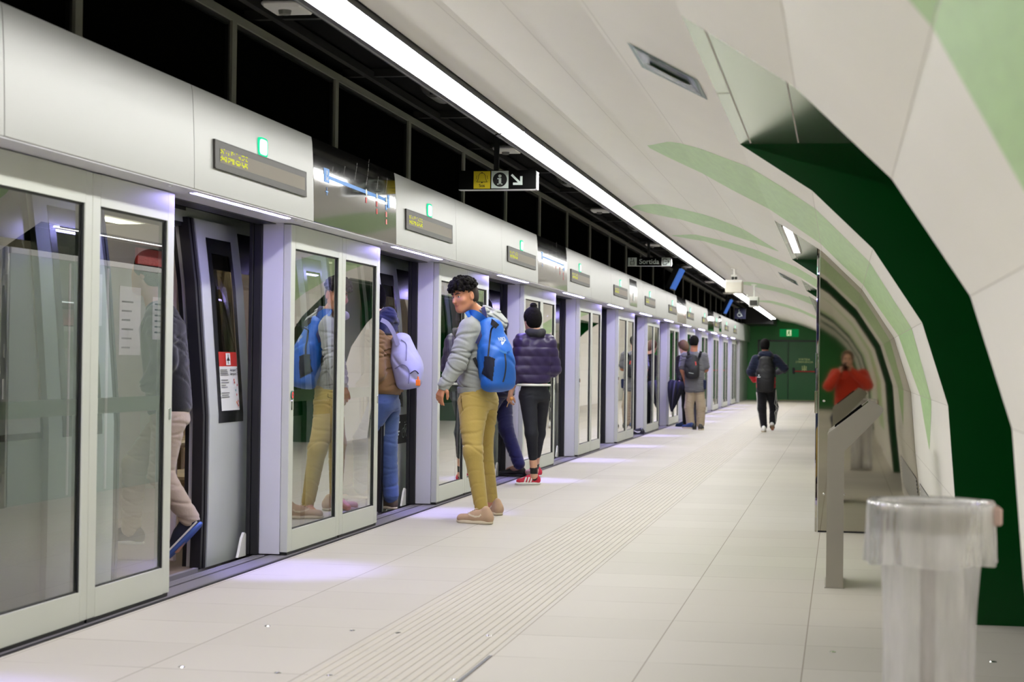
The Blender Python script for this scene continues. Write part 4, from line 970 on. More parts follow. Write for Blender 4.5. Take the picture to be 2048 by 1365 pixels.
# ================================================================== SOFT-SURFACE MODELLER (signed distance field -> one continuous mesh)
BIG = 1.0
def vv(a): return np.array(a, dtype=np.float32)
class Field:
    def __init__(s): s.p = []            # (fn, lo, hi, op, k)
    def add(s, fn, lo, hi, k=0.02, op='u'): s.p.append((fn, vv(lo), vv(hi), op, k)); return s
    def cone(s, a, b, ra, rb, k=0.02, op='u', flat=None):      # flat = (axis, factor): thinner along that axis
        a, b = vv(a), vv(b); ba = b-a; L = float(ba@ba)+1e-9; r = max(ra, rb)
        if flat is not None: ax = vv(flat[0]); ax = ax/np.linalg.norm(ax); fc = flat[1]
        def fn(X, Y, Z):
            px, py, pz = X-a[0], Y-a[1], Z-a[2]
            h = np.clip((px*ba[0]+py*ba[1]+pz*ba[2])/L, 0, 1)
            qx, qy, qz = px-ba[0]*h, py-ba[1]*h, pz-ba[2]*h
            if flat is not None:
                t = (qx*ax[0]+qy*ax[1]+qz*ax[2])*(fc-1); qx, qy, qz = qx+ax[0]*t, qy+ax[1]*t, qz+ax[2]*t
            return np.sqrt(qx*qx+qy*qy+qz*qz)-(ra+(rb-ra)*h)
        return s.add(fn, np.minimum(a, b)-r, np.maximum(a, b)+r, k, op)
    def chain(s, pts, rs, k=0.02, op='u', flat=None):
        for i in range(len(pts)-1): s.cone(pts[i], pts[i+1], rs[i], rs[i+1], k, op, flat)
        return s
    def ell(s, c, r, R=None, k=0.02, op='u'):                   # R: 3 row axes
        c, r = vv(c), vv(r); A = np.eye(3, dtype=np.float32) if R is None else np.array([list(x) for x in R], dtype=np.float32)
        def fn(X, Y, Z):
            px, py, pz = X-c[0], Y-c[1], Z-c[2]
            u, v, w = [(px*A[i][0]+py*A[i][1]+pz*A[i][2]) for i in range(3)]
            k0 = np.sqrt((u/r[0])**2+(v/r[1])**2+(w/r[2])**2); k1 = np.sqrt((u/r[0]**2)**2+(v/r[1]**2)**2+(w/r[2]**2)**2)+1e-6
            return k0*(k0-1)/k1
        m = float(r.max()); return s.add(fn, c-m, c+m, k, op)
    def tube(s, a, b, side, ra, rb, k=0.02, op='u', rnd=0.02, ex=2.4):    # elliptic tube with flat ends; ra/rb = (half width along side, half depth)
        a, b = vv(a), vv(b); ax = b-a; L = float(np.linalg.norm(ax)); ax = ax/L; sd = vv(side); sd = sd-ax*(sd@ax); sd = sd/np.linalg.norm(sd); fr = np.cross(ax, sd)
        def fn(X, Y, Z):
            px, py, pz = X-a[0], Y-a[1], Z-a[2]
            t = px*ax[0]+py*ax[1]+pz*ax[2]; u = px*sd[0]+py*sd[1]+pz*sd[2]; v = px*fr[0]+py*fr[1]+pz*fr[2]
            h = np.clip(t/L, 0, 1); rx = ra[0]+(rb[0]-ra[0])*h; ry = ra[1]+(rb[1]-ra[1])*h
            q = ((np.abs(u)/rx)**ex+(np.abs(v)/ry)**ex)**(1/ex)
            d = (q-1)*np.minimum(rx, ry); e = np.maximum(-t, t-L)
            d2, e2 = d+rnd, e+rnd
            return np.minimum(np.maximum(d2, e2), 0)+np.sqrt(np.maximum(d2, 0)**2+np.maximum(e2, 0)**2)-rnd
        m = max(max(ra), max(rb)); return s.add(fn, np.minimum(a, b)-m, np.maximum(a, b)+m, k, op)
    def cut(s, p, n, k=0.005):                                   # remove everything on the side n points to
        p, n = vv(p), vv(n); n = n/np.linalg.norm(n)
        s.p.append((lambda X, Y, Z: (X-p[0])*n[0]+(Y-p[1])*n[1]+(Z-p[2])*n[2], None, None, 'i', k)); return s
    def mesh(s, h, disp=None, pad=0.02):
        lo = np.min([p[1] for p in s.p if p[1] is not None and p[3] == 'u'], axis=0)-pad; hi = np.max([p[2] for p in s.p if p[2] is not None and p[3] == 'u'], axis=0)+pad
        n = np.ceil((hi-lo)/h).astype(int)+1
        ax = [lo[i]+h*np.arange(n[i], dtype=np.float32) for i in range(3)]
        F = np.full(tuple(n), BIG, dtype=np.float32)
        for fn, a, b, op, k in s.p:
            if a is None: sl = tuple(slice(0, n[i]) for i in range(3))
            else:
                m = k+2.5*h+.01
                i0 = [max(0, int((a[i]-m-lo[i])/h)) for i in range(3)]; i1 = [min(n[i], int((b[i]+m-lo[i])/h)+2) for i in range(3)]
                if any(i1[i] <= i0[i] for i in range(3)): continue
                sl = tuple(slice(i0[i], i1[i]) for i in range(3))
            X, Y, Z = ax[0][sl[0]][:, None, None], ax[1][sl[1]][None, :, None], ax[2][sl[2]][None, None, :]
            d = fn(X, Y, Z); f = F[sl]
            if op == 'u': hh = np.maximum(k-np.abs(f-d), 0)/k; F[sl] = np.minimum(f, d)-hh*hh*k*.25
            else:
                g = d if op == 'i' else -d; hh = np.maximum(k-np.abs(f-g), 0)/k; F[sl] = np.maximum(f, g)+hh*hh*k*.25
        if disp is not None: 
            X, Y, Z = ax[0][:, None, None], ax[1][None, :, None], ax[2][None, None, :]
            F = F-disp(X, Y, Z)
        for i in range(3):
            sl = [slice(None)]*3; sl[i] = 0; F[tuple(sl)] = np.maximum(F[tuple(sl)], .5*h); sl[i] = -1; F[tuple(sl)] = np.maximum(F[tuple(sl)], .5*h)
        return surface_nets(F.astype(np.float32), lo, h)
def surface_nets(F, lo, h):
    ins = F < 0; c = np.zeros(tuple(np.array(F.shape)-1), dtype=np.int16)
    for dx in (0, 1):
        for dy in (0, 1):
            for dz in (0, 1): c += ins[dx:F.shape[0]-1+dx, dy:F.shape[1]-1+dy, dz:F.shape[2]-1+dz]
    act = (c > 0) & (c < 8); idx = np.argwhere(act); N = len(idx)
    if N == 0: return [], []
    ids = np.full(act.shape, -1, dtype=np.int32); ids[tuple(idx.T)] = np.arange(N)
    acc = np.zeros((N, 3)); cnt = np.zeros(N)
    for a in range(3):
        o = [x for x in range(3) if x != a]
        for p in (0, 1):
            for q in (0, 1):
                i0 = idx.copy(); i0[:, o[0]] += p; i0[:, o[1]] += q; i1 = i0.copy(); i1[:, a] += 1
                f0 = F[tuple(i0.T)]; f1 = F[tuple(i1.T)]; m = (f0 < 0) != (f1 < 0); t = np.where(m, f0/np.where(f0 == f1, 1, f0-f1), 0)
                pos = i0.astype(float); pos[:, a] += t; acc[m] += pos[m]; cnt[m] += 1
    V = acc/cnt[:, None]*h+lo
    faces = []
    for a in range(3):
        o = [(a+1) % 3, (a+2) % 3]
        sl0 = [slice(None)]*3; sl1 = [slice(None)]*3; sl0[a] = slice(0, -1); sl1[a] = slice(1, None)
        e = ins[tuple(sl0)] != ins[tuple(sl1)]; E = np.argwhere(e)
        E = E[(E[:, o[0]] > 0) & (E[:, o[1]] > 0) & (E[:, o[0]] < F.shape[o[0]]-1) & (E[:, o[1]] < F.shape[o[1]]-1)]
        q = []
        for p, r in ((-1, -1), (0, -1), (0, 0), (-1, 0)):
            t = E.copy(); t[:, o[0]] += p; t[:, o[1]] += r; q.append(ids[tuple(t.T)])
        q = np.stack(q, 1); flip = ~ins[tuple(E.T)]; q[flip] = q[flip][:, ::-1]; faces.append(q)
    return V, np.concatenate(faces)
def fmesh(name, vf, mats, parent, paint=None, relax=1):
    V, Fc = vf; V = np.array(V)
    for _ in range(relax):                                       # light smoothing of stair steps
        S = np.zeros_like(V); n = np.zeros(len(V))
        for i in range(4):
            a, b = Fc[:, i], Fc[:, (i+1) % 4]; np.add.at(S, a, V[b]); np.add.at(S, b, V[a]); np.add.at(n, a, 1); np.add.at(n, b, 1)
        V = V*.5+.5*S/np.maximum(n, 1)[:, None]
    off = world_loc(parent) if parent else Vector((0, 0, 0))
    me = bpy.data.meshes.new(name); Vl = V-np.array(off)[None]
    me.vertices.add(len(V)); me.vertices.foreach_set('co', Vl.astype(np.float32).ravel())
    me.loops.add(len(Fc)*4); me.loops.foreach_set('vertex_index', Fc.astype(np.int32).ravel())
    me.polygons.add(len(Fc)); me.polygons.foreach_set('loop_start', np.arange(0, len(Fc)*4, 4, dtype=np.int32))
    if not isinstance(mats, (list, tuple)): mats = [mats]
    for m in mats: me.materials.append(m)
    me.update(calc_edges=True); me.polygons.foreach_set('use_smooth', [True]*len(Fc))
    if paint is not None:
        C_ = V[Fc].mean(1); me.polygons.foreach_set('material_index', paint(C_).astype(np.int32))
    o = bpy.data.objects.new(name, me); COL.objects.link(o)
    if parent: o.parent = parent
    o['_'] = 0; del o['_']
    return o
def bvh_of(vf): return BVHTree.FromPolygons([tuple(map(float, v)) for v in vf[0]], [tuple(map(int, f)) for f in vf[1]])
def folds(seed, amp, fr=(30, 30, 46), dirs=4):
    """narrow creases running in a few directions, fading in and out along the cloth"""
    r = random.Random(seed); W_ = []
    for q in range(dirs):
        a = r.uniform(-.9, .9); W_.append((fr[0]*r.uniform(-.7, .7), fr[1]*r.uniform(-.7, .7), fr[2]*math.cos(a)*r.choice((-1, 1)), r.uniform(0, 6), r.uniform(5, 11), r.uniform(5, 11), r.uniform(6, 14), r.uniform(0, 6)))
    def d(X, Y, Z):
        wx = np.sin(11*Z+X*8+seed)*.5+np.sin(17*X-9*Y+5*Z)*.4; t = 0
        for a, b, c, p, ma, mb, mc, mp_ in W_:
            s_ = np.sin((a*X+b*Y+c*Z)*.55+p+wx*1.3); m_ = np.clip(np.sin(ma*X+mb*Y+mc*Z+mp_+wx)*1.4, 0, 1)
            t = t-np.exp(-(s_/.20)**2)*m_+.25*np.exp(-((np.abs(s_)-.45)/.25)**2)*m_
        return amp*.8*t
    return d
N_ = lambda v: Vector(v).normalized()
def frame(fwd, up=(0, 0, 1)):
    f = N_(fwd); r = f.cross(Vector(up)).normalized(); u = r.cross(f).normalized(); return r, f, u       # right, forward, up
m_skin = mat('skin_tan', rgb(192, 132, 100), .5, sub=.08); m_skin2 = mat('skin_light', rgb(206, 158, 132), .5, sub=.08)
m_lips = mat('lips', rgb(166, 100, 84), .45); m_brow = mat('brow', rgb(42, 30, 24), .8); m_eye = mat('eye_white', rgb(225, 220, 212), .25); m_iris = mat('iris', rgb(38, 26, 20), .2)
m_stub = mat('skin_shaved', rgb(160, 108, 84), .6)

def add_head(F, hc, fwd, up, S=1.0, face=True):
    """skull, jaw, nose, ears; head centre hc is the middle of the skull at ear height"""
    r, f, u = frame(fwd, up); c = Vector(hc)
    P = lambda x, y, z: c+(r*x+f*y+u*z)*S
    R = (r, f, u)
    F.ell(P(0, -.012, .035), (.074*S, .094*S, .088*S), R, .02)
    F.ell(P(0, .028, -.02), (.060*S, .066*S, .085*S), R, .03)
    F.ell(P(0, .045, -.075), (.036*S, .038*S, .034*S), R, .03)
    F.cone(P(.045, .0, -.045), P(.012, .068, -.088), .020*S, .014*S, .025); F.cone(P(-.045, .0, -.045), P(-.012, .068, -.088), .020*S, .014*S, .025)
    if face:
        F.cone(P(-.036, .074, .030), P(.036, .074, .030), .011*S, .011*S, .02)
        F.cone(P(0, .086, .016), P(0, .106, -.022), .0075*S, .0105*S, .012); F.ell(P(0, .104, -.027), (.0165*S, .011*S, .009*S), R, .008)
        for sx in (-1, 1):
            F.ell(P(sx*.031, .093, .008), (.0175*S, .012*S, .010*S), R, .012, 's')
            F.ell(P(sx*.044, .058, -.022), (.022*S, .020*S, .018*S), R, .025)
        F.chain([P(-.025, .080, -.0485), P(-.012, .088, -.0530), P(.012, .088, -.0530), P(.025, .080, -.0485)], [.0035*S, .0052*S, .0052*S, .0035*S], .006); F.chain([P(-.021, .080, -.0540), P(0, .087, -.0630), P(.021, .080, -.0540)], [.0045*S, .0060*S, .0045*S], .006)
        F.chain([P(-.027, .086, -.0505), P(0, .0955, -.0578), P(.027, .086, -.0505)], [.0016*S, .0020*S, .0016*S], .002, 's')
    for sx in (-1, 1):
        F.ell(P(sx*.074, -.006, .0), (.010*S, .019*S, .030*S), R, .008); F.ell(P(sx*.083, -.004, .002), (.006*S, .010*S, .017*S), R, .006, 's')
    return P, R
def add_hand(F, w, d, palm, side, S=1.0, curl=.5, fan=.12):
    """w wrist, d pointing direction, palm = direction the palm faces, side = +1 when the thumb is on the d x palm side"""
    d = N_(d); pn = Vector(palm); pn = (pn-d*pn.dot(d)).normalized(); sdir = d.cross(pn).normalized()*side; w = Vector(w)
    F.cone(w, w+d*.03*S, .022*S, .024*S, .015, flat=(tuple(pn), 1.35))
    for q, o in enumerate((-.026, -.009, .009, .026)):
        F.cone(w+d*.03*S+sdir*o*.6*S, w+d*.082*S+sdir*o*S, .013*S, .012*S, .012)
    ln = (.072, .080, .075, .060)
    for q, o in enumerate((.027, .009, -.009, -.026)):
        b = w+d*.082*S+sdir*o*S; dd = (d+sdir*fan*(1.5-q)).normalized(); L = ln[q]*S; pts = [b]
        for sgm, (fr_, cu) in enumerate(((.45, curl*.6+q*.06), (.32, curl*1.3+q*.08), (.23, curl*1.9+q*.08))):
            v = (dd*math.cos(cu)+pn*math.sin(cu)).normalized(); pts.append(pts[-1]+v*L*fr_)
        F.chain(pts, (.0098*S, .0088*S, .008*S, .0068*S), .006)
    t0 = w+d*.018*S+sdir*.022*S; t1 = t0+(d*.6+sdir*.75+pn*.3).normalized()*.036*S; t2 = t1+(d*.9+sdir*.25+pn*.35).normalized()*.030*S; t3 = t2+(d*.95+pn*.4).normalized()*.022*S
    F.chain([t0, t1, t2, t3], (.015*S, .0115*S, .010*S, .008*S), .010)

def shoe(name, parent, heel, toe, m_up, m_sole, W_=.048, h=.006, up=(0, 0, 1), low=True, accents=None, hs=.085):
    heel, toe = Vector(heel), Vector(toe); r, f, u = frame(toe-heel, up); L = (toe-heel).length
    P = lambda x, y, z: heel+r*x+f*y+u*z
    F = Field()
    F.cone(P(0, .035, .045), P(0, L*.45, .045), W_*.72, W_*.78, .03, flat=(tuple(u), .8)); F.cone(P(0, L*.45, .04), P(0, L-.045, .034), W_*.85, W_*.82, .03, flat=(tuple(u), 1.25))
    F.cone(P(0, .040, .05), P(0, .056, hs), .032, .031, .03); F.cone(P(0, .10, .07), P(0, L*.55, .055), .026, .024, .03)
    F.cut(P(0, 0, .012), -u)
    vf = F.mesh(h); o = fmesh(name, vf, m_up, parent)
    G = Field(); G.tube(P(0, L*.5, 0), P(0, L*.5, .026), f, (L*.5, W_*.98), (L*.5, W_*.93), .01, rnd=.008, ex=2.6)
    fmesh('sole', G.mesh(h), m_sole, o)
    return o, P, bvh_of(vf)
def inpoly(x, y, P_):
    c = False
    for i in range(len(P_)):
        (x0, y0), (x1, y1) = P_[i], P_[i-1]
        if (y0 > y) != (y1 > y) and x < (x1-x0)*(y-y0)/(y1-y0)+x0: c = not c
    return c
def decal(parent, name, bvh, org, ux, uy, ndir, polys, m, off=.002, far=.4):
    """flat shapes laid on a surface: polys in metres in the ux/uy plane, dropped along -ndir, followed cell by cell"""
    org, ux, uy, nd = Vector(org), N_(ux), N_(uy), N_(ndir); b = MB()
    for poly in polys:
        x0, x1, y0, y1 = min(p[0] for p in poly), max(p[0] for p in poly), min(p[1] for p in poly), max(p[1] for p in poly)
        n = 44; c = max(x1-x0, y1-y0)/n; nx, ny = int((x1-x0)/c)+1, int((y1-y0)/c)+1; idx = {}
        def V_(i, j):
            if (i, j) not in idx:
                p = org+ux*(x0+i*c)+uy*(y0+j*c); h_ = bvh.ray_cast(p+nd*far, -nd)
                idx[i, j] = len(b.v); b.v.append(tuple((h_[0]+nd*off) if h_[0] is not None else p))
            return idx[i, j]
        for i in range(nx):
            for j in range(ny):
                if inpoly(x0+(i+.5)*c, y0+(j+.5)*c, poly): b.f.append((V_(i, j), V_(i+1, j), V_(i+1, j+1), V_(i, j+1))); b.m.append(0)
    return b.build(name, m, parent)
def ribbon(parent, name, bvh, pts, w, t, m, nd, off=.004, n=24):
    """strap following a surface; pts are world points, snapped to the surface along nd"""
    nd = N_(nd); pts = [Vector(p) for p in pts]; out = []
    for i in range(n+1):
        s = i/n*(len(pts)-1); j = min(int(s), len(pts)-2); u = s-j
        p0, p1, p2, p3 = pts[max(j-1, 0)], pts[j], pts[j+1], pts[min(j+2, len(pts)-1)]
        p = .5*((2*p1)+(p2-p0)*u+(2*p0-5*p1+4*p2-p3)*u*u+(3*p1-p0-3*p2+p3)*u*u*u)
        if bvh:
            h_ = bvh.ray_cast(p+nd*.5, -nd); p = (h_[0]+nd*off) if h_[0] is not None and (h_[0]-p).length < .14 else p
        out.append(p)
    for _ in range(2): out = [out[0]]+[(out[i-1]+out[i]*2+out[i+1])/4 for i in range(1, len(out)-1)]+[out[-1]]
    b = MB(); vs = []
    for i, p in enumerate(out):
        d = (out[min(i+1, n)]-out[max(i-1, 0)]).normalized(); sd = d.cross(nd).normalized(); nn = sd.cross(d).normalized()
        if nn.dot(nd) < 0: nn = -nn
        vs += [p-sd*w/2, p-sd*w/2+nn*t, p+sd*w/2+nn*t, p+sd*w/2]
    fs = [(4*i+k, 4*i+(k+1) % 4, 4*i+4+(k+1) % 4, 4*i+4+k) for i in range(n) for k in range(4)]+[(0, 1, 2, 3), (4*n+3, 4*n+2, 4*n+1, 4*n)]
    b.add(vs, fs); return b.build(name, m, parent, True, 40)
def hair_cap(F, P, R, S=1.0, back=.0, low=-.03, vol=.012, front=.055):
    F.ell(P(0, -.018, .042), ((.074+vol)*S, (.094+vol)*S, (.088+vol)*S), R, .02)
    F.ell(P(0, -.045, -.005), ((.066+vol)*S, (.064+vol)*S, (.075+vol)*S), R, .02)
def person(name_lab, J, opt):
    """J: joints in world space. Body is one mesh; clothes and hair are its children."""
    base = Vector(J['base']); lab = name_lab
    root = empty('person', base, lab, 'person')
    S = opt.get('S', 1.0); h = opt.get('h', .01)
    sk = opt.get('skin', m_skin)
    g = lambda k: Vector(J[k])
    shL, shR, hpL, hpR = g('shL'), g('shR'), g('hpL'), g('hpR'); sc = (shL+shR)/2; hc_ = (hpL+hpR)/2
    side = (shR-shL).normalized(); up = (sc-hc_).normalized(); fw = up.cross(side).normalized(); hside = (hpR-hpL).normalized()
    wid = (shR-shL).length
    F = Field()
    P, R = add_head(F, g('head'), J['look'], J.get('hup', (0, 0, 1)), S, opt.get('face', True))
    F.cone(g('neck'), g('head')+Vector(R[2])*-.045*S+Vector(R[1])*-.02*S, .052*S, .047*S, .03)
    F.cone(sc-up*.02, g('neck'), .075*S, .052*S, .06)
    F.tube(sc-up*.02+side*0, hc_+up*.10, side, (wid*.42, .085*S), (.125*S, .08*S), .06, rnd=.04)
    F.tube(hc_+up*.14, hc_-up*.06, hside, (.125*S, .08*S), (.125*S, .080*S), .05, rnd=.04)
    for s_ in 'LR':
        F.chain([g('sh'+s_), g('el'+s_), g('wr'+s_)], (.046*S, .036*S, .025*S), .03)
        F.chain([g('hp'+s_), g('kn'+s_), g('an'+s_)], (.066*S, .046*S, .036*S), .02)
        t = g('toe'+s_); a = g('an'+s_); F.cone(a-Vector((0, 0, .03)), t, .034*S, .026*S, .03)
        hd = J.get('hand'+s_)
        if hd: add_hand(F, g('wr'+s_), hd[0], hd[1], hd[2], S*.96, *(hd[3:]))
    vf = F.mesh(opt.get('hb', h))
    paint = None; mats = [sk]
    if opt.get('face', True):
        mats = [sk, m_lips]
        lipc = [np.array(P(0, .092, -.0575)), np.array(R[0]), np.array(R[1]), np.array(R[2])]
        def paint(C_, lc=lipc):
            q = C_-lc[0]; x, y, z = q@lc[1], q@lc[2], q@lc[3]
            return ((x/.025)**2+(y/.018)**2+((z-9*x*x)/.0078)**2 < 1)
    body = fmesh('body', vf, mats, root, paint)
    if opt.get('face', True):
        for sx in (-1, 1):
            b = MB(); c = P(sx*.031, .074, .010)
            r_, f_, u_ = [Vector(x) for x in R]
            def sph(b, c, rad, n=10, m=16, cone=math.pi):
                vs = []; fs = []
                for i in range(n+1):
                    a = cone*i/n
                    for k in range(m): vs.append(c+(f_*math.cos(a)+(r_*math.cos(2*math.pi*k/m)+u_*math.sin(2*math.pi*k/m))*math.sin(a))*rad)
                for i in range(n):
                    for k in range(m): fs.append((i*m+k, i*m+(k+1) % m, (i+1)*m+(k+1) % m, (i+1)*m+k))
                b.add(vs, fs)
            sph(b, c, .0125*S); e = b.build('eye', m_eye, root, True)
            b = MB(); g_ = f_+r_*opt.get('gaze', (0, 0))[0]+u_*opt.get('gaze', (0, 0))[1]; f0 = f_; f_ = g_.normalized(); sph(b, c, .0130*S, 5, 14, .62); f_ = f0; b.build('iris', m_iris, e, True)
            E = Field(); E.chain([P(sx*.012, .0905, .027), P(sx*.024, .0915, .032), P(sx*.036, .088, .034), P(sx*.048, .077, .030)], [.0042*S, .0046*S, .0046*S, .0032*S], .004)
            fmesh('eyebrow', E.mesh(.0022), m_brow, root, None, 0)
            E = Field(); E.ell(P(sx*.031, .0795, .0165), (.0165*S, .0095*S, .0042*S), R, .003); fmesh('eyelid', E.mesh(.0022), sk, e, None, 1)
    J['P'] = P; J['R'] = R; J['sc'] = sc; J['hc'] = hc_; J['side'] = side; J['up'] = up; J['fw'] = fw; J['bvh_body'] = bvh_of(vf)
    return root
# ================================================================== PEOPLE
m_hair = mat('hair_dark', rgb(15, 12, 11), .85, 0, .15, bump=.5, bscale=160); m_hairb = mat('hair_brown', rgb(92, 66, 44), .7)
def cloth(n, c, r=.85, **k): return mat(n, c, r, 0, .25, noise=k.pop('noise', .06), nscale=14, bump=.12, bscale=90, sheen=.2, **k)
def torso_top(F, J, hem, w0, w1, arm=(.068, .058, .046), t=.0, armk=.03, sleeve=1.0, S=1.0):
    shL, shR = Vector(J['shL']), Vector(J['shR']); sc = (shL+shR)/2; side = (shR-shL).normalized(); up = (sc-Vector(hem)).normalized()
    F.tube(Vector(hem), sc-up*.02, side, w1, w0, .05, rnd=.05, ex=2.3)
    F.cone(shL+side*.03, shR-side*.03, .062*S+t, .062*S+t, .06)
    F.cone(sc, Vector(J['neck'])-up*.015, .085*S, .062*S, .06)
    for s_ in 'LR':
        a, e, w = Vector(J['sh'+s_]), Vector(J['el'+s_]), Vector(J['wr'+s_]); w = e+(w-e)*sleeve
        if sleeve > 0: F.chain([a, e, w], arm, armk)
        else: F.cone(a, a+(e-a)*.75, arm[0], arm[1], armk)
def trousers(F, J, r=(.100, .075, .055), hipw=(.165, .115), k=.03, an=1.0):
    hL, hR = Vector(J['hpL']), Vector(J['hpR']); c = (hL+hR)/2; side = (hR-hL).normalized(); up = (((Vector(J['shL'])+Vector(J['shR']))/2)-c).normalized()
    F.tube(c-up*.05, c+up*.13, side, (hipw[0], hipw[1]), (hipw[0]*.9, hipw[1]*.9), .05, rnd=.04, ex=2.2)
    for s_ in 'LR':
        a, kn, b = Vector(J['hp'+s_]), Vector(J['kn'+s_]), Vector(J['an'+s_]); b = kn+(b-kn)*an
        F.chain([a, kn, b], r, k)
CAMDIR = lambda p: (CAM-Vector(p)).normalized()

# ---------- A: young man looking back
Y = 13.45
A = dict(base=atF(962, 1046), look=(-.64, -.75, -.17), hup=(-.10, -.02, 1),
         head=atY(930, 594, 13.36), neck=atY(956, 632, 13.46), shL=atY(938, 657, 13.31), shR=atY(988, 653, 13.63),
         elL=atY(914, 728, 13.22), wrL=atY(888, 771, 13.15), elR=atY(1000, 735, 13.75), wrR=atY(984, 785, 13.78),
         hpL=atY(943, 806, 13.42), hpR=atY(970, 804, 13.60), knL=atY(946, 905, 13.24), knR=atY(967, 893, 13.72), anL=atY(963, 1018, 13.24), anR=atY(983, 1000, 13.86))
A['toeL'] = atF(935, 1045)+Vector((0, 0, .03)); A['toeR'] = atF(955, 1030)+Vector((0, 0, .03))
A['handL'] = ((-.35, -.1, -.93), (.55, .8, .1), 1, .55); A['handR'] = ((-.2, .1, -.97), (0, -1, 0), -1)
rt = person('young man in grey hoodie and mustard joggers looking back, wearing a blue backpack', A, dict(h=.0055, hb=.0048, S=1.03, skin=m_skin, gaze=(-.25, -.05)))
m_hood = cloth('grey_hoodie', rgb(152, 155, 152), .9)
F = Field(); hem = atY(951, 779, 13.50)
torso_top(F, A, hem, (.175, .10), (.165, .125), (.078, .070, .047))
F.cone(A['wrL']+(A['elL']-A['wrL'])*.10, A['wrL']+(A['elL']-A['wrL'])*-.02, .044, .040, .006)
# hood lying on the back and round the neck
F.chain([atY(941, 640, 13.32), atY(950, 633, 13.36), atY(968, 628, 13.44), atY(988, 634, 13.56)], (.024, .032, .040, .036), .03)
F.chain([atY(945, 634, 13.62), atY(970, 624, 13.62), atY(992, 632, 13.58), atY(1007, 645, 13.54)], (.035, .042, .042, .034), .03)
F.cone(atY(986, 636, 13.52), atY(1006, 650, 13.50), .040, .028, .03)
F.cut(hem-Vector((0, 0, .02)), (0, 0, -1))
hf = F.mesh(.0055, folds(3, .012, (34, 34, 52))); hb_A = bvh_of(hf); o = fmesh('hoodie', hf, m_hood, rt)
F = Field(); F.tube(hem-Vector((0, 0, .035)), hem+Vector((0, 0, .02)), A['side'], (.152, .112), (.160, .118), .01, rnd=.012)
F.cut(hem-Vector((0, 0, .034)), (0, 0, -1)); fmesh('waistband', F.mesh(.006, folds(4, .002, (60, 60, 2))), m_hood, o)
m_must = cloth('mustard_cotton', rgb(176, 152, 84), .9)
F = Field(); trousers(F, A, (.104, .070, .050), (.160, .125), .03, .96)
F.cone(A['hpL']+Vector((.05, -.0, -.02)), A['knL'].lerp(A['hpL'], .5), .085, .07, .05)
pf = F.mesh(.0055, folds(8, .006, (30, 30, 52))); o = fmesh('joggers', pf, m_must, rt)
for s_ in 'LR':
    a, kn = A['an'+s_], A['kn'+s_]; d = (kn-a).normalized(); F = Field(); F.cone(a+d*.005, a+d*.045, .045, .048, .005); fmesh('cuff', F.mesh(.005, folds(9, .002, (90, 90, 4))), m_must, o)
    F = Field(); F.cone(a-d*.03, a+d*.012, .036, .036, .01); fmesh('sock', F.mesh(.006), m_black, rt)
pb = bvh_of(pf); ribbon(o, 'side_pocket', pb, [atY(922, 792, 13.2), atY(923, 808, 13.2), atY(926, 822, 13.2)], .008, .002, mat('pocket_shadow', rgb(120, 98, 50), .9), CAMDIR(A['hpL']))
m_tan = mat('shoe_tan', rgb(178, 148, 122), .8, noise=.1, nscale=20); m_cream = mat('sole_cream', rgb(206, 192, 168), .7, noise=.1)
for hl, te in ((atF(985, 1050), atF(925, 1046)), (atF(1003, 1032), atF(950, 1026))):
    te = hl+(te-hl).normalized()*.305
    s, Ps, sbv = shoe('shoe', rt, hl, te, m_tan, m_cream, .050, .005, hs=.10)
    nd = -Ps(1, 0, 0)+Ps(0, 0, 0); q = nd if nd.dot(CAMDIR(hl)) > 0 else -nd
    u = (te-hl).normalized()
    decal(s, 'swoosh', sbv, hl+Vector((0, 0, .055)), u, (0, 0, 1), q, [[(.07, .012), (.09, -.004), (.12, -.008), (.17, .004), (.22, .026), (.15, .010), (.11, .004), (.09, .008), (.08, .02)]], m_cream)
    b = MB()
    for k in range(4): c0 = hl+u*(.14+k*.018)+Vector((0, 0, .105-k*.010)); r_ = Ps(1, 0, 0)-Ps(0, 0, 0); b.tube([c0-r_*.022, c0+Vector((0, 0, .005)), c0+r_*.022], .003, 6)
    b.build('laces', m_cream, s, True)
# hair: tight curls on top, faded sides
F = Field(); P, R = A['P'], A['R']; rnd = random.Random(11); S = 1.03
F.ell(P(0, -.008, .078), (.080, .098, .066), R, .02); F.ell(P(0, .052, .094), (.066, .046, .040), R, .02)
for k in range(330):
    a = rnd.uniform(0, 2*math.pi); z = rnd.uniform(-.12, 1); rr = math.sqrt(max(0, 1-z*z)); q_ = rnd.uniform(.97, 1.07); p = P(.088*rr*math.cos(a)*q_, .004+.108*rr*math.sin(a)*q_, .058+.090*z*q_)
    F.ell(p, (rnd.uniform(.007, .014),)*3, None, .004)
F.cut(P(0, 0, .046), tuple(-Vector(R[2])-Vector(R[1])*.22), .008)
fmesh('hair', F.mesh(.0042), m_hair, rt, None, 0)
F = Field(); F.ell(P(0, -.018, .030), (.079, .097, .090), R, .02); F.ell(P(0, -.035, -.01), (.070, .074, .075), R, .02)
F.cut(P(0, .030, 0), tuple(Vector(R[1])-Vector(R[2])*.35), .004); F.cut(P(0, 0, -.045), tuple(-Vector(R[2])), .004); F.cut(P(0, 0, .09), tuple(Vector(R[2])), .004)
F.ell(P(.082, -.004, 0), (.02, .024, .036), R, .004, 's'); F.ell(P(-.082, -.004, 0), (.02, .024, .036), R, .004, 's')
fmesh('faded_sides', F.mesh(.0045), mat('hair_fade', rgb(44, 34, 28), .85), rt)

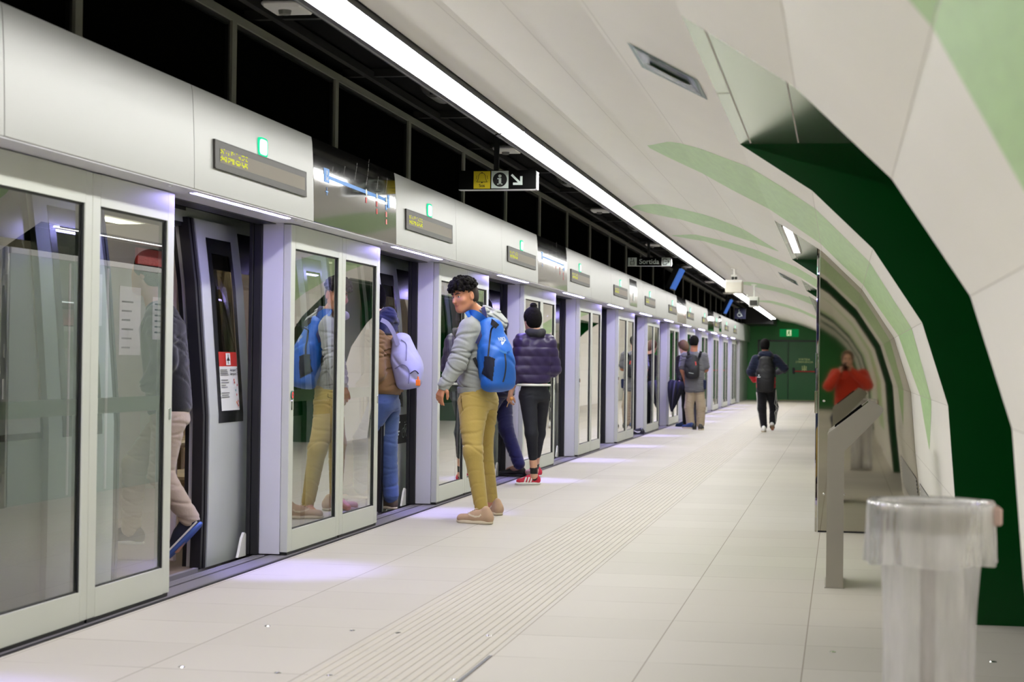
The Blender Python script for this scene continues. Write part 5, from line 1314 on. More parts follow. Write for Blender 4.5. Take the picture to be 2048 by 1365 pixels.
# ---------- backpacks
def backpack(name, label, cen, up, back, side, dims, m, h=.006, seed=2, group=None, puff=.02):
    cen, up, back, side = Vector(cen), N_(up), N_(back), N_(side); w, d, H = dims
    r = empty(name, cen, label, 'backpack', group)
    F = Field(); F.tube(cen-up*H*.5, cen+up*H*.1, side, (w*.46, d*.42), (w*.5, d*.5), .05, rnd=.05, ex=2.6)
    F.tube(cen+up*H*.05, cen+up*H*.5, side, (w*.5, d*.48), (w*.30, d*.26), .05, rnd=.05, ex=2.3)
    F.ell(cen-up*H*.18+back*d*.22, (w*.42, d*.36, H*.26), (side, back, up), .04)
    vf = F.mesh(h, folds(seed, .006, (22, 22, 16))); o = fmesh('pack_body', vf, m, r)
    return r, o, bvh_of(vf)
fA = Vector((-.8, .6, 0)); bA = -fA; sA = Vector((.6, .8, 0)); upA = (Vector(A['sc'])-Vector(A['hc'])).normalized()
upB = (atY(974, 640, 13.45)-atY(993, 772, 13.38)).normalized()
cenA = atY(988, 709, 13.40)
m_bagblue = mat('bag_blue', rgb(28, 98, 192), .55, noise=.08, nscale=8, bump=.15, bscale=30)
rb_, ob_, bb_ = backpack('backpack', 'bright blue backpack with white logo and black zips on the young man in grey', cenA, upB, bA, sA, (.30, .22, .56), m_bagblue, .0055)
m_zip = mat('zip_black', rgb(16, 16, 22), .6)
vd = CAMDIR(cenA); ux = CR.normalized(); uy = -CD.normalized()
def pxuv(cen, pts):      # outline traced on the bag, in metres around its centre
    D_ = (Vector(cen)-CAM).dot(CF); c = Vector(cen); o_ = []
    for x, y in pts:
        q = CAM+ray(x, y)*(D_/ray(x, y).dot(CF)); v = q-c; o_.append((v.dot(ux), v.dot(uy)))
    return o_
decal(ob_, 'mesh_pocket', bb_, cenA, ux, uy, vd, [pxuv(cenA, [(963, 747), (967, 736), (969, 713), (979, 713), (990, 718), (988, 740), (985, 763), (974, 755)])], mat('mesh_navy', rgb(14, 20, 44), .8), .004)
ribbon(ob_, 'zip', bb_, [atY(991, 652, 13.2), atY(983, 658, 13.2), atY(980, 676, 13.2), atY(978, 695, 13.2), atY(976, 714, 13.2)], .012, .004, m_zip, vd)
ribbon(ob_, 'zip', bb_, [atY(1010, 708, 13.2), atY(1012, 730, 13.2), atY(1010, 750, 13.2), atY(1006, 765, 13.2)], .010, .004, m_zip, vd)
ribbon(ob_, 'pocket_seam', bb_, [atY(998, 700, 13.2), atY(1012, 706, 13.2), atY(1024, 702, 13.2)], .014, .005, mat('bag_blue_light', rgb(86, 150, 225), .5), vd)
sw = [(1002, 686), (1004, 691), (1007, 688), (1012.5, 678), (1006.5, 684), (1004.5, 684.5), (1004, 681)]
decal(ob_, 'swoosh_logo', bb_, cenA, ux, uy, vd, [pxuv(cenA, sw)], m_signwhite, .004)
b = MB(); o0 = pxuv(cenA, [(1004, 679)])[0]; ca, sa = math.cos(-1.15), math.sin(-1.15)
def mp(u, v):
    x, y = o0[0]+u*.62*.94-v*.35, o0[1]+v*.94+u*.05; p = cenA+ux*x+uy*y; h_ = bb_.ray_cast(p+vd*.4, -vd); return (h_[0] if h_[0] is not None else p)+vd*.005
vs, fs = text_mesh('NIKE', .042, mp); b.add(vs, fs); b.build('logo_lettering', m_signwhite, ob_)
ribbon(rb_, 'shoulder_strap', hb_A, [atY(934, 632, 13.3), atY(944, 627, 13.3), atY(957, 632, 13.3), atY(968, 642, 13.3), atY(976, 656, 13.3)], .055, .012, m_bagblue, vd)
ribbon(rb_, 'strap_webbing', hb_A, [atY(966, 616, 13.3), atY(970, 634, 13.3), atY(968, 652, 13.3), atY(961, 672, 13.3), atY(954, 688, 13.3)], .030, .008, mat('webbing_navy', rgb(34, 38, 92), .7), vd, .012)
ribbon(rb_, 'lower_strap', hb_A, [atY(948, 716, 13.3), atY(954, 729, 13.3), atY(963, 744, 13.3)], .026, .006, m_zip, vd)
ribbon(rb_, 'top_cord', None, [atY(980, 642, 13.42), atY(986, 646, 13.36), atY(995, 654, 13.36)], .04, .01, m_zip, vd)

# ---------- B: woman in purple puffer jacket, seen from behind
B = dict(base=atF(1064, 970), look=(-.62, .78, -.12), head=atY(1064, 642, 17.40), neck=atY(1071, 668, 17.38), shL=atY(1044, 684, 17.33), shR=atY(1096, 686, 17.46),
         elL=atY(1037, 742, 17.30), wrL=atY(1021, 788, 17.35), elR=atY(1107, 738, 17.50), wrR=atY(1092, 742, 17.80), hpL=atY(1056, 793, 17.36), hpR=atY(1082, 793, 17.48),
         knL=atY(1063, 868, 17.30), knR=atY(1078, 868, 17.62), anL=atY(1068, 948, 17.40), anR=atY(1070, 938, 17.80))
B['toeL'] = atF(1048, 966)+Vector((0, 0, .03)); B['toeR'] = atF(1050, 951)+Vector((0, 0, .03)); B['handL'] = ((-.2, .3, -.93), (.5, .8, 0), 1, .9); B['handR'] = ((-.9, .4, 0), (0, 0, -1), -1)
rt = person('woman with hair bun in purple puffer jacket and black leggings, seen from behind', B, dict(h=.008, hb=.008, S=.95, skin=m_skin2, face=False))
m_puff = mat('purple_puffer', rgb(44, 30, 72), .42, 0, .4, bump=.15, bscale=30)
F = Field(); hem = atY(1065, 768, 17.40); torso_top(F, B, hem, (.20, .12), (.165, .125), (.082, .072, .050))
F.cut(hem-Vector((0, 0, .015)), (0, 0, -1))
z0 = hem.z
def quilt(X, Y_, Z): return .010*np.abs(np.sin((Z-z0)*math.pi/.088))**.6-.006+.003*np.sin(60*X+20*Z)*np.sin(37*Z+9*X)
o = fmesh('puffer_jacket', F.mesh(.007, quilt), m_puff, rt)
F = Field(); F.tube(hem-Vector((0, 0, .022)), hem+Vector((0, 0, .000)), B['side'], (.176, .136), (.178, .138), .004, rnd=.006); fmesh('white_hem', F.mesh(.005), m_white, o)
F = Field(); nk = B['neck']; F.chain([nk+Vector((-.075, .0, .02)), nk+Vector((-.04, -.06, .01)), nk+Vector((.03, -.065, .005)), nk+Vector((.075, -.01, .02))], (.028, .036, .036, .028), .02); F.cone(nk+Vector((-.03, 0, .0)), nk+Vector((.04, 0, .0)), .05, .05, .03)
fmesh('collar_hood', F.mesh(.007, folds(6, .006)), mat('collar_grey', rgb(44, 44, 48), .9), o)
F = Field(); trousers(F, B, (.088, .060, .045), (.150, .118), .03, .58); fmesh('leggings', F.mesh(.007, folds(5, .002)), mat('leggings_black', rgb(15, 17, 30), .75), rt)
for s_ in 'LR':
    a, kn = B['an'+s_], B['kn'+s_]; d = (kn-a).normalized(); F = Field(); F.cone(a-d*.04, a+d*.055, .036, .038, .01); fmesh('sock', F.mesh(.007), m_black, rt)
for hl, te in ((atF(1081, 970), atF(1044, 970)), (atF(1083, 955), atF(1048, 953))):
    te = hl+(te-hl).normalized()*.25; s, Ps, sbv = shoe('shoe', rt, hl, te, mat('shoe_red', rgb(190, 24, 54), .6), m_white, .042, .006)
    u = (te-hl).normalized(); nd = CAMDIR(hl); q = Vector((-u.y, u.x, 0)); q = q if q.dot(nd) > 0 else -q
    decal(s, 'stripes', sbv, hl, u, (0, 0, 1), q, [[(.10+k*.028, .025), (.115+k*.028, .025), (.098+k*.028, .075), (.083+k*.028, .075)] for k in range(3)], m_white)
F = Field(); P, R = B['P'], B['R']; hair_cap(F, P, R, .95, vol=.014); F.cut(P(0, .062, 0), tuple(Vector(R[1])+Vector(R[2])*-.25), .01)
F.ell(P(.0, -.045, .148), (.036, .036, .032), None, .008); F.cone(P(0, -.04, .10), P(0, -.045, .14), .03, .022, .02)
fmesh('hair', F.mesh(.006, folds(2, .004, (90, 90, 90))), m_hair, rt)
ks = empty('key_fob', atY(1023, 800, 17.28), 'small round amber fob with string in the hand of the woman in purple', 'fob')
b = MB(); c = atY(1023, 798, 17.26); b.lathe(c, [(0, -.022), (.016, -.014), (.02, 0), (.016, .014), (0, .022)], 16, 1); b.build('disc', mat('fob_amber', rgb(200, 140, 70), .4), ks, True)
b = MB(); b.tube([c, c+Vector((-.03, 0, -.04)), c+Vector((-.045, 0, -.08))], .004, 6); b.build('string', mat('string_tan', rgb(190, 150, 100), .7), ks)

# ---------- C: person with brown jacket boarding, lilac backpack
Y = 14.1
Cc = dict(base=atF(774, 1018), look=(-.95, .3, 0), face=False, head=atY(742, 600, 14.15), neck=atY(757, 640, 14.12), shL=atY(750, 672, 13.98), shR=atY(776, 668, 14.32),
          elL=atY(752, 745, 13.92), wrL=atY(722, 775, 13.95), elR=atY(760, 745, 14.5), wrR=atY(730, 770, 14.5), hpL=atY(762, 812, 14.02), hpR=atY(776, 812, 14.22),
          knL=atY(725, 880, 14.0), knR=atY(776, 895, 14.15), anL=atY(722, 975, 14.05), anR=atY(782, 992, 14.10))
Cc['toeL'] = Cc['anL']+Vector((-.15, 0, -.07)); Cc['toeR'] = atF(762, 1016)+Vector((0, 0, .03))
rt = person('person in brown jacket and blue jeans stepping into the train, carrying a lilac backpack', Cc, dict(h=.009, hb=.009, S=1.0, skin=m_skin2, face=False))
m_brown = cloth('brown_canvas', rgb(122, 94, 56), .8)
F = Field(); hem = atY(768, 792, 14.12); torso_top(F, Cc, hem, (.185, .125), (.185, .150), (.080, .072, .05)); F.cut(hem-Vector((0, 0, .03)), (0, 0, -1))
jf = F.mesh(.007, folds(21, .015, (30, 30, 48))); fmesh('jacket', jf, m_brown, rt); jb = bvh_of(jf)
F = Field(); nk = Cc['neck']; F.chain([atY(758, 640, 13.98), atY(776, 632, 14.05), atY(788, 645, 14.15)], (.05, .062, .045), .04); F.cone(atY(762, 660, 14.0), atY(785, 662, 14.15), .05, .04, .03)
fmesh('hood', F.mesh(.008, folds(7, .008)), cloth('navy_hood', rgb(32, 36, 72), .9), rt)
F = Field(); trousers(F, Cc, (.100, .072, .062), (.155, .12), .03, 1.0); fmesh('jeans', F.mesh(.007, folds(14, .006, (28, 28, 56))), cloth('blue_denim', rgb(66, 86, 128), .85, noise=.18), rt)
m_bs = mat('shoe_brown', rgb(92, 78, 68), .8)
hl = atF(793, 1020); te = hl+(atF(757, 1017)-hl).normalized()*.29; shoe('shoe', rt, hl, te, m_bs, m_cream, .048, .006, hs=.10)
hl = Cc['anL']+Vector((.07, 0, -.09)); shoe('shoe', rt, hl, hl+Vector((-.29, .02, 0)), m_bs, m_cream, .048, .008)
F = Field(); hair_cap(F, Cc['P'], Cc['R'], 1.0); F.cut(Cc['P'](0, .06, 0), tuple(Vector(Cc['R'][1])), .01); fmesh('hair', F.mesh(.008), m_hair, rt)
upC = (atY(800, 670, 14.1)-atY(822, 778, 14.1)).normalized(); bC = Vector((.93, -.36, 0)); sC = Vector((.36, .93, 0)); cC = atY(811, 722, 14.08)
m_lil = mat('bag_lilac', rgb(160, 161, 190), .7, noise=.05, bump=.2, bscale=16)
rb_, ob_, bb_ = backpack('backpack', 'pale lilac backpack with orange tag on the person in brown', cC, upC, bC, sC, (.28, .19, .45), m_lil, .0055, 31)
vd = CAMDIR(cC)
ribbon(rb_, 'shoulder_strap', None, [atY(762, 640, 13.88), atY(776, 648, 13.90), atY(788, 668, 13.93), atY(796, 690, 13.96)], .034, .01, m_lil, vd)
ribbon(ob_, 'pocket_seam', bb_, [atY(790, 738, 13.9), atY(806, 730, 13.9), atY(818, 742, 13.9), atY(817, 768, 13.9)], .008, .004, mat('bag_lilac_shade', rgb(120, 120, 150), .7), vd)
ribbon(ob_, 'zip', bb_, [atY(802, 680, 13.9), atY(812, 688, 13.9), atY(813, 705, 13.9), atY(812, 722, 13.9)], .008, .004, mat('bag_lilac_shade', rgb(120, 120, 150), .7), vd)
ribbon(ob_, 'zip', bb_, [atY(820, 748, 13.9), atY(830, 742, 13.9), atY(837, 748, 13.9)], .008, .004, m_zip, vd)
c = atY(836, 765, 13.98); b = MB(); b.tube([c+Vector((0, 0, .045)), c+Vector((0, 0, .02))], .006, 8); b.box(c.x-.018, c.x+.018, c.y-.004, c.y+.004, c.z-.028, c.z+.02, .003); b.build('orange_tag', mat('tag_orange', rgb(235, 120, 20), .5), rb_)

# ---------- D: person in black boarding at the nearest doorway
D_ = dict(base=atY(350, 1115, 9.78)+Vector((0, 0, 0)), look=(-1, .1, 0), head=atY(296, 550, 9.80), neck=atY(312, 598, 9.78), shL=atY(318, 634, 9.62), shR=atY(328, 632, 9.90),
          elL=atY(330, 720, 9.58), wrL=atY(296, 770, 9.58), elR=atY(335, 720, 9.93), wrR=atY(300, 770, 9.93), hpL=atY(338, 838, 9.70), hpR=atY(342, 836, 9.86),
          knL=atY(322, 950, 9.70), knR=atY(270, 930, 9.86), anL=atY(380, 1038, 9.78), anR=atY(262, 1060, 9.86))
D_['toeL'] = atY(352, 1098, 9.78); D_['toeR'] = D_['anR']+Vector((-.15, 0, -.06)); D_['base'].z = 0
rt = person('person in black jacket and beige trousers stepping into the nearest train doorway, partly hidden', D_, dict(h=.009, hb=.009, S=1.03, skin=m_skin2, face=False))
F = Field(); hem = atY(341, 832, 9.78); torso_top(F, D_, hem, (.19, .13), (.175, .125), (.078, .066, .048)); F.cut(hem-Vector((0, 0, .02)), (.1, 0, -1))
fmesh('jacket', F.mesh(.008, folds(41, .008)), cloth('black_jacket', rgb(12, 12, 14), .8), rt)
F = Field(); trousers(F, D_, (.095, .070, .055), (.150, .115), .03, 1.0); fmesh('trousers', F.mesh(.007, folds(44, .006, (30, 30, 70))), cloth('beige_cotton', rgb(168, 152, 136), .85), rt)
hl = atY(404, 1046, 9.78); te = atY(338, 1114, 9.78); te = hl+(te-hl).normalized()*.30; dn = (te-hl).normalized(); upv = Vector((-dn.z, 0, dn.x)); upv = upv if upv.z > 0 else -upv
shoe('shoe', rt, hl-upv*.01, te-upv*.01, mat('shoe_navy', rgb(20, 24, 44), .85), mat('sole_blue', rgb(74, 104, 176), .6), .048, .006, up=tuple(upv))
b = MB(); r_ = Vector((0, 1, 0)); o_ = hl-upv*.01
b.quad(o_+upv*.020-r_*.0525+dn*.0, o_+upv*.030-r_*.0525, o_+upv*.030-r_*.0525+dn*.28, o_+upv*.020-r_*.0525+dn*.28); b.build('white_welt', m_white, rt)
hl = D_['anR']+Vector((.08, 0, -.085)); shoe('shoe', rt, hl, hl+Vector((-.29, 0, 0)), mat('shoe_navy', rgb(20, 24, 44), .85), m_white, .048, .008)
F = Field(); hair_cap(F, D_['P'], D_['R'], 1.03); F.cut(D_['P'](0, .06, 0), tuple(Vector(D_['R'][1])), .01); fmesh('hair', F.mesh(.008), m_hair, rt)

# ---------- E: person in navy behind the young man, boarding
E_ = dict(base=atF(1030, 952), look=(-.95, .3, 0), head=atY(962, 622, 18.45), neck=atY(976, 646, 18.42), shL=atY(978, 664, 18.28), shR=atY(992, 660, 18.60),
          elL=atY(990, 722, 18.2), wrL=atY(975, 762, 18.2), elR=atY(1005, 722, 18.7), wrR=atY(990, 765, 18.7), hpL=atY(992, 790, 18.36), hpR=atY(1006, 790, 18.52),
          knL=atY(962, 850, 18.3), knR=atY(1012, 858, 18.45), anL=atY(950, 925, 18.3), anR=atY(1038, 928, 18.45))
E_['toeL'] = E_['anL']+Vector((-.15, 0, -.06)); E_['toeR'] = atF(1006, 950)+Vector((0, 0, .03))
rt = person('person in dark navy coat and trousers with black loafers, boarding behind the young man', E_, dict(h=.009, hb=.009, S=1.0, skin=m_skin2, face=False))
F = Field(); hem = atY(1006, 797, 18.42); torso_top(F, E_, hem, (.18, .12), (.17, .13), (.075, .065, .048)); F.cone(atY(972, 622, 18.4), atY(1003, 650, 18.4), .07, .075, .05); F.cut(hem-Vector((0, 0, .02)), (0, 0, -1))
fmesh('coat', F.mesh(.009, folds(51, .008)), cloth('navy_coat', rgb(22, 22, 40), .85), rt)
F = Field(); trousers(F, E_, (.095, .075, .062), (.150, .12), .03, 1.0); fmesh('trousers', F.mesh(.008, folds(54, .006)), cloth('navy_trousers', rgb(26, 26, 62), .8), rt)
hl = atF(1052, 954); te = hl+(atF(998, 953)-hl).normalized()*.29; s, Ps, sbv = shoe('loafer', rt, hl, te, mat('loafer_black', rgb(14, 14, 16), .35), m_black, .046, .006)
b = MB(); c0 = Ps(0, .17, .078); b.tube([Ps(-.03, .16, .07), c0, Ps(.03, .16, .07)], .005, 6); b.build('gold_bit', mat('gold', rgb(210, 170, 90), .3, 1), s)
hl = E_['anL']+Vector((.08, 0, -.085)); shoe('loafer', rt, hl, hl+Vector((-.28, .05, 0)), mat('loafer_black', rgb(14, 14, 16), .35), m_black, .046, .008)
F = Field(); hair_cap(F, E_['P'], E_['R'], 1.0); F.cut(E_['P'](0, .06, 0), tuple(Vector(E_['R'][1])), .01); fmesh('hair', F.mesh(.008), m_hair, rt)

# ---------- F: person in pale jacket stepping in, far doorway
Y = 32.5
J = dict(base=atF(1277, 868), look=(-1, .1, 0), head=atY(1256, 690, Y), neck=atY(1262, 704, Y), shL=atY(1262, 713, Y-.15), shR=atY(1268, 712, Y+.17), elL=atY(1268, 742, Y-.2), wrL=atY(1258, 765, Y-.15), elR=atY(1266, 742, Y+.2), wrR=atY(1255, 765, Y+.2),
         hpL=atY(1267, 785, Y-.08), hpR=atY(1268, 785, Y+.1), knL=atY(1276, 822, Y-.08), knR=atY(1255, 820, Y+.1), anL=atY(1281, 858, Y-.06), anR=atY(1248, 856, Y+.1))
J['toeL'] = atF(1268, 868)+Vector((0, 0, .03)); J['toeR'] = J['anR']+Vector((-.15, 0, -.06))
rt = person('person in pale grey hooded jacket and black trousers stepping into a middle doorway', J, dict(h=.014, hb=.014, S=1.0, skin=m_skin2, face=False))
F = Field(); hem = atY(1268, 786, Y); torso_top(F, J, hem, (.17, .11), (.155, .12), (.07, .06, .045)); F.cut(hem-Vector((0, 0, .0)), (0, 0, -1)); fmesh('jacket', F.mesh(.012, folds(61, .012)), cloth('pale_jacket', rgb(196, 200, 214), .8), rt)
F = Field(); trousers(F, J, (.09, .07, .06), (.145, .11), .03, 1.0); fmesh('trousers', F.mesh(.012), cloth('black_trousers', rgb(14, 14, 18), .8), rt)
hl = atF(1289, 870); te = hl+Vector((-.29, .0, 0)); s, Ps, sbv = shoe('shoe', rt, hl, te, m_black, m_black, .048, .009)
decal(s, 'swoosh', sbv, hl+Vector((0, 0, .045)), (te-hl), (0, 0, 1), (0, -1, 0), [[(.06, .015), (.08, -.01), (.12, -.012), (.2, .03), (.12, .005), (.08, .01)]], m_white)
hl = J['anR']+Vector((.08, 0, -.085)); shoe('shoe', rt, hl, hl+Vector((-.28, 0, 0)), m_black, m_black, .046, .012)
F = Field(); hair_cap(F, J['P'], J['R'], 1.0); F.cut(J['P'](0, .06, 0), tuple(Vector(J['R'][1])), .01); fmesh('hair', F.mesh(.012), m_hair, rt)

# ---------- G: man in grey t-shirt with black backpack
Y = 34.2
J = dict(base=atF(1390, 858), look=(.25, .96, -.05), head=atY(1389, 686, Y), neck=atY(1388, 701, Y), shL=atY(1369, 713, Y), shR=atY(1408, 713, Y), elL=atY(1364, 741, Y-.02), wrL=atY(1370, 764, Y+.05), elR=atY(1413, 740, Y+.02), wrR=atY(1402, 748, Y+.28),
         hpL=atY(1382, 778, Y), hpR=atY(1398, 778, Y), knL=atY(1378, 815, Y), knR=atY(1402, 815, Y), anL=atY(1381, 848, Y), anR=atY(1401, 848, Y+.02))
J['toeL'] = atF(1368, 856)+Vector((0, 0, .03)); J['toeR'] = J['anR']+Vector((.02, .16, -.05)); J['handL'] = ((.1, .1, -.98), (.8, .3, 0), 1); J['handR'] = ((-.8, .5, 0), (0, 0, -1), -1)
rt = person('man in grey t-shirt and beige trousers walking away beside the doors, black backpack on', J, dict(h=.011, hb=.011, S=1.0, skin=m_skin, face=False))
F = Field(); hem = atY(1390, 786, Y); torso_top(F, J, hem, (.185, .115), (.190, .150), (.078, .074, .05), sleeve=0); F.cut(hem-Vector((0, 0, .0)), (0, 0, -1)); tf = F.mesh(.010, folds(71, .012)); fmesh('t_shirt', tf, cloth('grey_tshirt', rgb(104, 104, 108), .9), rt)
F = Field(); trousers(F, J, (.100, .085, .078), (.165, .12), .03, 1.0); fmesh('trousers', F.mesh(.010, folds(72, .008, (30, 30, 60))), cloth('sand_trousers', rgb(176, 160, 136), .9), rt)
m_bl = mat('shoe_blue', rgb(40, 62, 110), .7)
hl = atF(1388, 858); shoe('shoe', rt, hl, hl+(atF(1366, 857)-hl).normalized()*.29, m_bl, m_cream, .048, .008)
hl = atF(1400, 861); shoe('shoe', rt, hl, hl+Vector((.02, .29, 0)), mat('shoe_grey', rgb(60, 56, 54), .7), m_cream, .048, .008)
F = Field(); hair_cap(F, J['P'], J['R'], 1.0, vol=.012); F.cut(J['P'](0, .05, 0), tuple(Vector(J['R'][1])), .01); F.cut(J['P'](0, 0, -.055), tuple(-Vector(J['R'][2])), .01); fmesh('hair', F.mesh(.009), m_hair, rt)
F = Field(); c = atY(1408, 770, Y-.05); F.tube(c-Vector((0, 0, .09)), c+Vector((0, 0, .09)), (1, 0, 0), (.045, .03), (.05, .03), .01, rnd=.02); fmesh('hip_pouch', F.mesh(.009), cloth('navy_pouch', rgb(28, 36, 70), .8), rt)
cG = atY(1384, 733, Y-.17); rb_, ob_, bb_ = backpack('backpack', 'small black backpack on the man in the grey t-shirt', cG, (-.06, .02, 1), (-.05, -1, 0), (1, 0, 0), (.28, .16, .47), mat('bag_black', rgb(30, 31, 36), .6, noise=.1, bump=.2, bscale=20), .009, 5)
vd = CAMDIR(cG); tb_ = bvh_of(tf)
ribbon(rb_, 'shoulder_strap', tb_, [atY(1376, 703, Y-.2), atY(1378, 712, Y-.2), atY(1380, 722, Y-.2)], .05, .02, m_zip, vd); ribbon(rb_, 'shoulder_strap', tb_, [atY(1402, 703, Y-.2), atY(1399, 713, Y-.2), atY(1394, 724, Y-.2)], .05, .02, m_zip, vd)
ribbon(ob_, 'zip_pull', bb_, [atY(1391, 724, Y-.3), atY(1392, 731, Y-.3)], .02, .006, m_red, vd)
decal(ob_, 'label', bb_, cG, (1, 0, 0), (0, 0, 1), vd, [[(-.06, -.125), (.03, -.14), (.03, -.13), (-.06, -.115)]], m_signwhite, .006)

# ---------- H: woman beside him with umbrella
Y = 34.9
J = dict(base=atF(1366, 853), look=(-.8, .5, -.35), head=atY(1366, 695, Y), neck=atY(1370, 708, Y), shL=atY(1358, 718, Y-.02), shR=atY(1388, 718, Y+.05), elL=atY(1357, 742, Y-.1), wrL=atY(1358, 760, Y-.25), elR=atY(1388, 742, Y), wrR=atY(1384, 765, Y),
         hpL=atY(1370, 778, Y), hpR=atY(1385, 778, Y), knL=atY(1371, 812, Y), knR=atY(1388, 812, Y), anL=atY(1371, 844, Y), anR=atY(1389, 846, Y-.3))
J['toeL'] = atF(1357, 853)+Vector((0, 0, .03)); J['toeR'] = J['anR']+Vector((.02, .15, -.05)); J['handL'] = ((0, -.2, -.98), (1, 0, 0), 1, 1.2)
rt = person('woman in black with light brown hair behind the man in grey, holding an umbrella', J, dict(h=.012, hb=.012, S=.93, skin=m_skin2, face=False))
F = Field(); hem = atY(1377, 785, Y); torso_top(F, J, hem, (.16, .105), (.155, .12), (.066, .058, .045)); F.cut(hem, (0, 0, -1)); fmesh('jacket', F.mesh(.011, folds(81, .008)), cloth('black_blouse', rgb(24, 20, 26), .85), rt)
F = Field(); trousers(F, J, (.085, .068, .058), (.145, .11), .03, 1.0); fmesh('trousers', F.mesh(.011), cloth('black_trousers', rgb(14, 14, 18), .8), rt)
hl = atF(1376, 854); shoe('shoe', rt, hl, hl+Vector((-.25, .02, 0)), m_bl, m_bl, .042, .009)
hl = atF(1388, 860); shoe('shoe', rt, hl, hl+Vector((.0, .25, 0)), m_black, m_black, .042, .009)
F = Field(); hair_cap(F, J['P'], J['R'], .93, vol=.02); F.cone(J['P'](0, -.05, .02), J['P'](0, -.07, -.06), .06, .04, .03); F.cut(J['P'](0, .055, 0), tuple(Vector(J['R'][1])), .01); fmesh('hair', F.mesh(.009, folds(83, .004, (60, 60, 60))), m_hairb, rt)
um = empty('umbrella', atY(1350, 800, Y-.35), 'black closed umbrella hanging point down beside the woman in black', 'umbrella')
b = MB(); tp = atY(1353, 762, Y-.32); bt = atY(1343, 824, Y-.35); n = 20; vs = []; ax = (bt-tp).normalized()
s1 = ax.cross(Vector((0, 1, 0))).normalized(); s2 = ax.cross(s1)
prof = [(0, .105), (.06, .13), (.2, .115), (.35, .085), (.5, .045), (.6, .012)]; LL = (bt-tp).length
for t, r in prof:
    for k in range(n): a = 2*math.pi*k/n; q = r*(1+.22*math.cos(a*8)); vs.append(tp+ax*t/.6*LL+s1*q*math.cos(a)+s2*q*math.sin(a))
b.add(vs, [(i*n+k, i*n+(k+1) % n, (i+1)*n+(k+1) % n, (i+1)*n+k) for i in range(len(prof)-1) for k in range(n)]+[tuple(range(n))]); b.build('canopy', cloth('umbrella_black', rgb(18, 20, 30), .7), um, True, 50)
b = MB(); b.tube([bt-ax*.02, bt+ax*.07], [.008, .004], 8); b.build('tip', m_chrome, um); b = MB(); b.tube([tp+ax*.02, tp-ax*.16], .014, 8); b.build('handle', m_black, um)

# ---------- I: walker in navy hoodie
Y = 33.8
J = dict(base=atF(1534, 863), look=(.05, 1, -.03), head=atY(1530, 693, Y), neck=atY(1531, 708, Y), shL=atY(1512, 719, Y), shR=atY(1551, 718, Y), elL=atY(1501, 744, Y+.02), wrL=atY(1508, 760, Y+.16), elR=atY(1568, 737, Y+.05), wrR=atY(1556, 745, Y+.28),
         hpL=atY(1524, 780, Y), hpR=atY(1540, 780, Y), knL=atY(1524, 818, Y-.02), knR=atY(1548, 815, Y+.1), anL=atY(1528, 853, Y-.05), anR=atY(1545, 846, Y-.02))
J['toeL'] = J['anL']+Vector((.0, .17, -.06)); J['toeR'] = J['anR']+Vector((0, .06, -.13)); J['handL'] = ((.3, .6, .1), (1, 0, 0), 1, 1.0); J['handR'] = ((-.8, .5, .1), (0, 0, -1), -1, 1.0)
rt = person('person in navy hoodie and black track pants with white side stripes walking away', J, dict(h=.011, hb=.011, S=.98, skin=m_skin, face=False))
F = Field(); hem = atY(1532, 780, Y); torso_top(F, J, hem, (.19, .12), (.175, .125), (.085, .075, .055)); F.cone(J['neck']+Vector((-.06, -.07, -.02)), J['neck']+Vector((.07, -.07, -.02)), .07, .07, .04); F.cut(hem, (0, 0, -1))
zr = atY(1532, 754, Y).z; vf = F.mesh(.010, folds(91, .010)); tb_ = bvh_of(vf)
fmesh('hoodie', vf, [cloth('navy_hoodie', rgb(24, 30, 52), .9), cloth('red_hem', rgb(190, 40, 44), .85)], rt, lambda C_: (C_[:, 2] < zr+.15*0))
F = Field(); trousers(F, J, (.098, .080, .060), (.17, .125), .03, 1.0); pf = F.mesh(.010, folds(92, .008)); o = fmesh('track_pants', pf, cloth('track_black', rgb(15, 15, 20), .8), rt); pbv = bvh_of(pf)
for kk, pts in enumerate(([(1514, 785), (1514, 812), (1518, 835), (1521, 854)], [(1556, 780), (1558, 805), (1556, 828), (1549, 845)])):
    sd = Vector((-1, -.55, 0)) if kk == 0 else Vector((1, -.35, 0))
    for w_ in (-.018, .018):
        ribbon(o, 'white_stripe', pbv, [atY(x, y, Y-.02)+Vector((0, w_, 0)) for x, y in pts], .018, .004, m_white, sd, .003)
hl = atF(1527, 865); shoe('shoe', rt, hl, hl+Vector((.0, .29, 0)), m_white, m_cream, .048, .008)
hl = atY(1544, 848, Y-.1)-Vector((0, 0, .06)); te = hl+Vector((0, .16, -.16)); te.z = max(te.z, .02); dn = (te-hl).normalized(); te = hl+dn*.27; hl.z += max(0, .01-te.z); te.z = max(te.z, .01); shoe('shoe', rt, hl, te, m_white, mat('sole_beige', rgb(160, 144, 122), .7), .048, .008, up=(0, .6, .8))
F = Field(); hair_cap(F, J['P'], J['R'], .98, vol=.016); F.cut(J['P'](0, .05, 0), tuple(Vector(J['R'][1])), .01); F.cut(J['P'](0, 0, -.06), tuple(-Vector(J['R'][2])), .01); fmesh('hair', F.mesh(.009, folds(93, .004, (60, 60, 60))), m_hair, rt)
cI = atY(1531, 749, Y-.2); rb_, ob_, bb_ = backpack('backpack', 'large black backpack on the person in the navy hoodie', cI, (0, 0, 1), (0, -1, 0), (1, 0, 0), (.33, .19, .66), mat('bag_black2', rgb(18, 18, 21), .6, noise=.1, bump=.2, bscale=20), .009, 6)
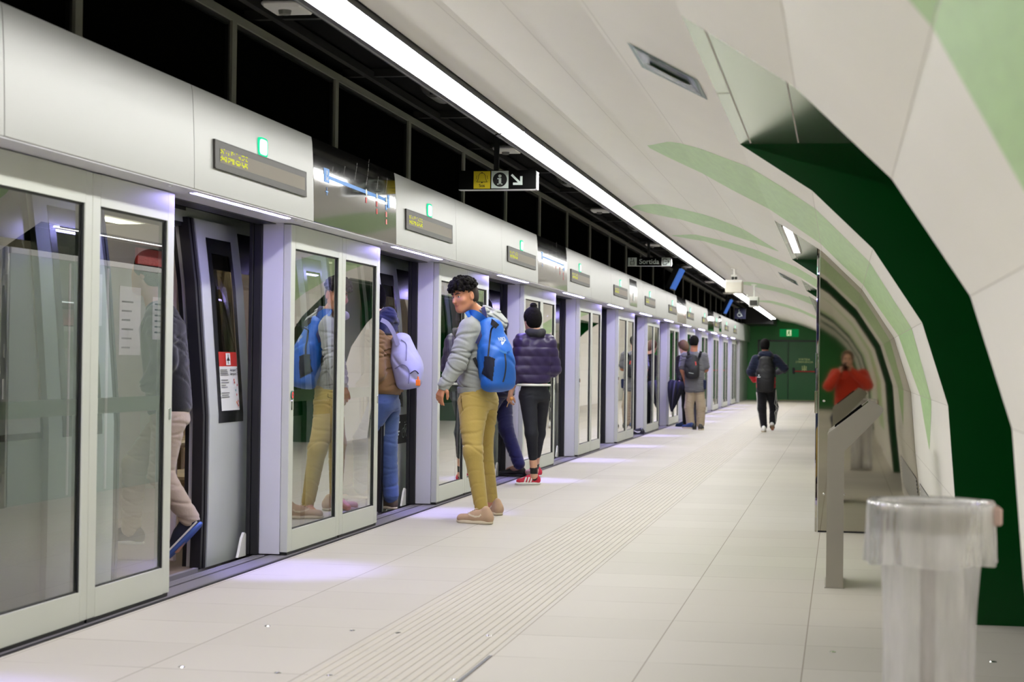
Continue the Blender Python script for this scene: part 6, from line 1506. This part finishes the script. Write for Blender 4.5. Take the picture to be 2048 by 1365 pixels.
vd = CAMDIR(cI); decal(ob_, 'label', bb_, cI, (1, 0, 0), (0, 0, 1), vd, [[(-.15, -.06), (-.09, -.06), (-.09, -.045), (-.15, -.045)], [(-.13, -.03), (-.11, -.03), (-.11, -.01), (-.13, -.01)]], m_signwhite, .006)
ribbon(rb_, 'shoulder_strap', tb_, [atY(1518, 712, Y-.2), atY(1520, 720, Y-.2), atY(1522, 728, Y-.2)], .05, .02, m_zip, vd); ribbon(rb_, 'shoulder_strap', tb_, [atY(1545, 712, Y-.2), atY(1543, 720, Y-.2), atY(1541, 728, Y-.2)], .05, .02, m_zip, vd)

# ---------- J: the photographer, seen only as a reflection in the mirror steel
V = Vector
J = dict(base=V((.12, -.45, 0)), look=(0, 1, -.02), head=V((.09, -.22, 1.27)), neck=V((.12, -.36, 1.15)), shL=V((-.08, -.38, 1.07)), shR=V((.32, -.38, 1.07)), elL=V((-.17, -.26, .90)), wrL=V((-.03, -.12, 1.10)), elR=V((.38, -.26, .92)), wrR=V((.15, -.12, 1.12)),
         hpL=V((.02, -.55, .60)), hpR=V((.22, -.55, .60)), knL=V((-.06, -.22, .44)), knR=V((.30, -.22, .44)), anL=V((-.04, -.42, .09)), anR=V((.28, -.42, .09)), toeL=V((-.06, -.22, .03)), toeR=V((.30, -.22, .03)))
J['handL'] = (V((.25, .3, .6)), V((1, 0, .2)), 1, .8); J['handR'] = (V((-.2, .3, .6)), V((-1, 0, .2)), -1, .8)
rt = person('crouching person in orange jacket holding a camera, seen reflected in the mirror steel', J, dict(h=.012, hb=.009, S=.98, skin=m_skin2, face=True))
F = Field(); hem = V((.12, -.54, .56)); torso_top(F, J, hem, (.20, .125), (.21, .15), (.082, .075, .055)); F.cut(hem, (0, 0, -1)); fmesh('jacket', F.mesh(.011, folds(101, .010)), cloth('orange_jacket', rgb(205, 56, 30), .7), rt)
F = Field(); trousers(F, J, (.105, .08, .062), (.175, .13), .03, 1.0); fmesh('trousers', F.mesh(.011, folds(102, .008)), cloth('navy_jeans', rgb(30, 36, 62), .85), rt)
for k in (-.04, .28): shoe('shoe', rt, V((k, -.50, 0)), V((k-.01, -.21, 0)), m_black, m_black, .048, .010)
F = Field(); hair_cap(F, J['P'], J['R'], .98, vol=.018); F.cut(J['P'](0, .055, 0), tuple(Vector(J['R'][1])), .01); fmesh('hair', F.mesh(.010), m_hairb, rt)
cm = empty('camera', (.06, -.1, 1.15), 'black camera held at the eye of the person in orange, seen in the reflection', 'camera')
b = MB(); b.box(-.01, .13, -.125, -.075, 1.12, 1.215, .01); b.box(.035, .085, -.12, -.08, 1.21, 1.235, .008); b.build('camera_body', m_black, cm)
b = MB(); b.lathe((.06, -.075, 1.165), [(.038, 0), (.038, .045), (.034, .055), (.030, .05), (0, .045)], 20, 1); b.build('lens', m_blackglass, cm, True)
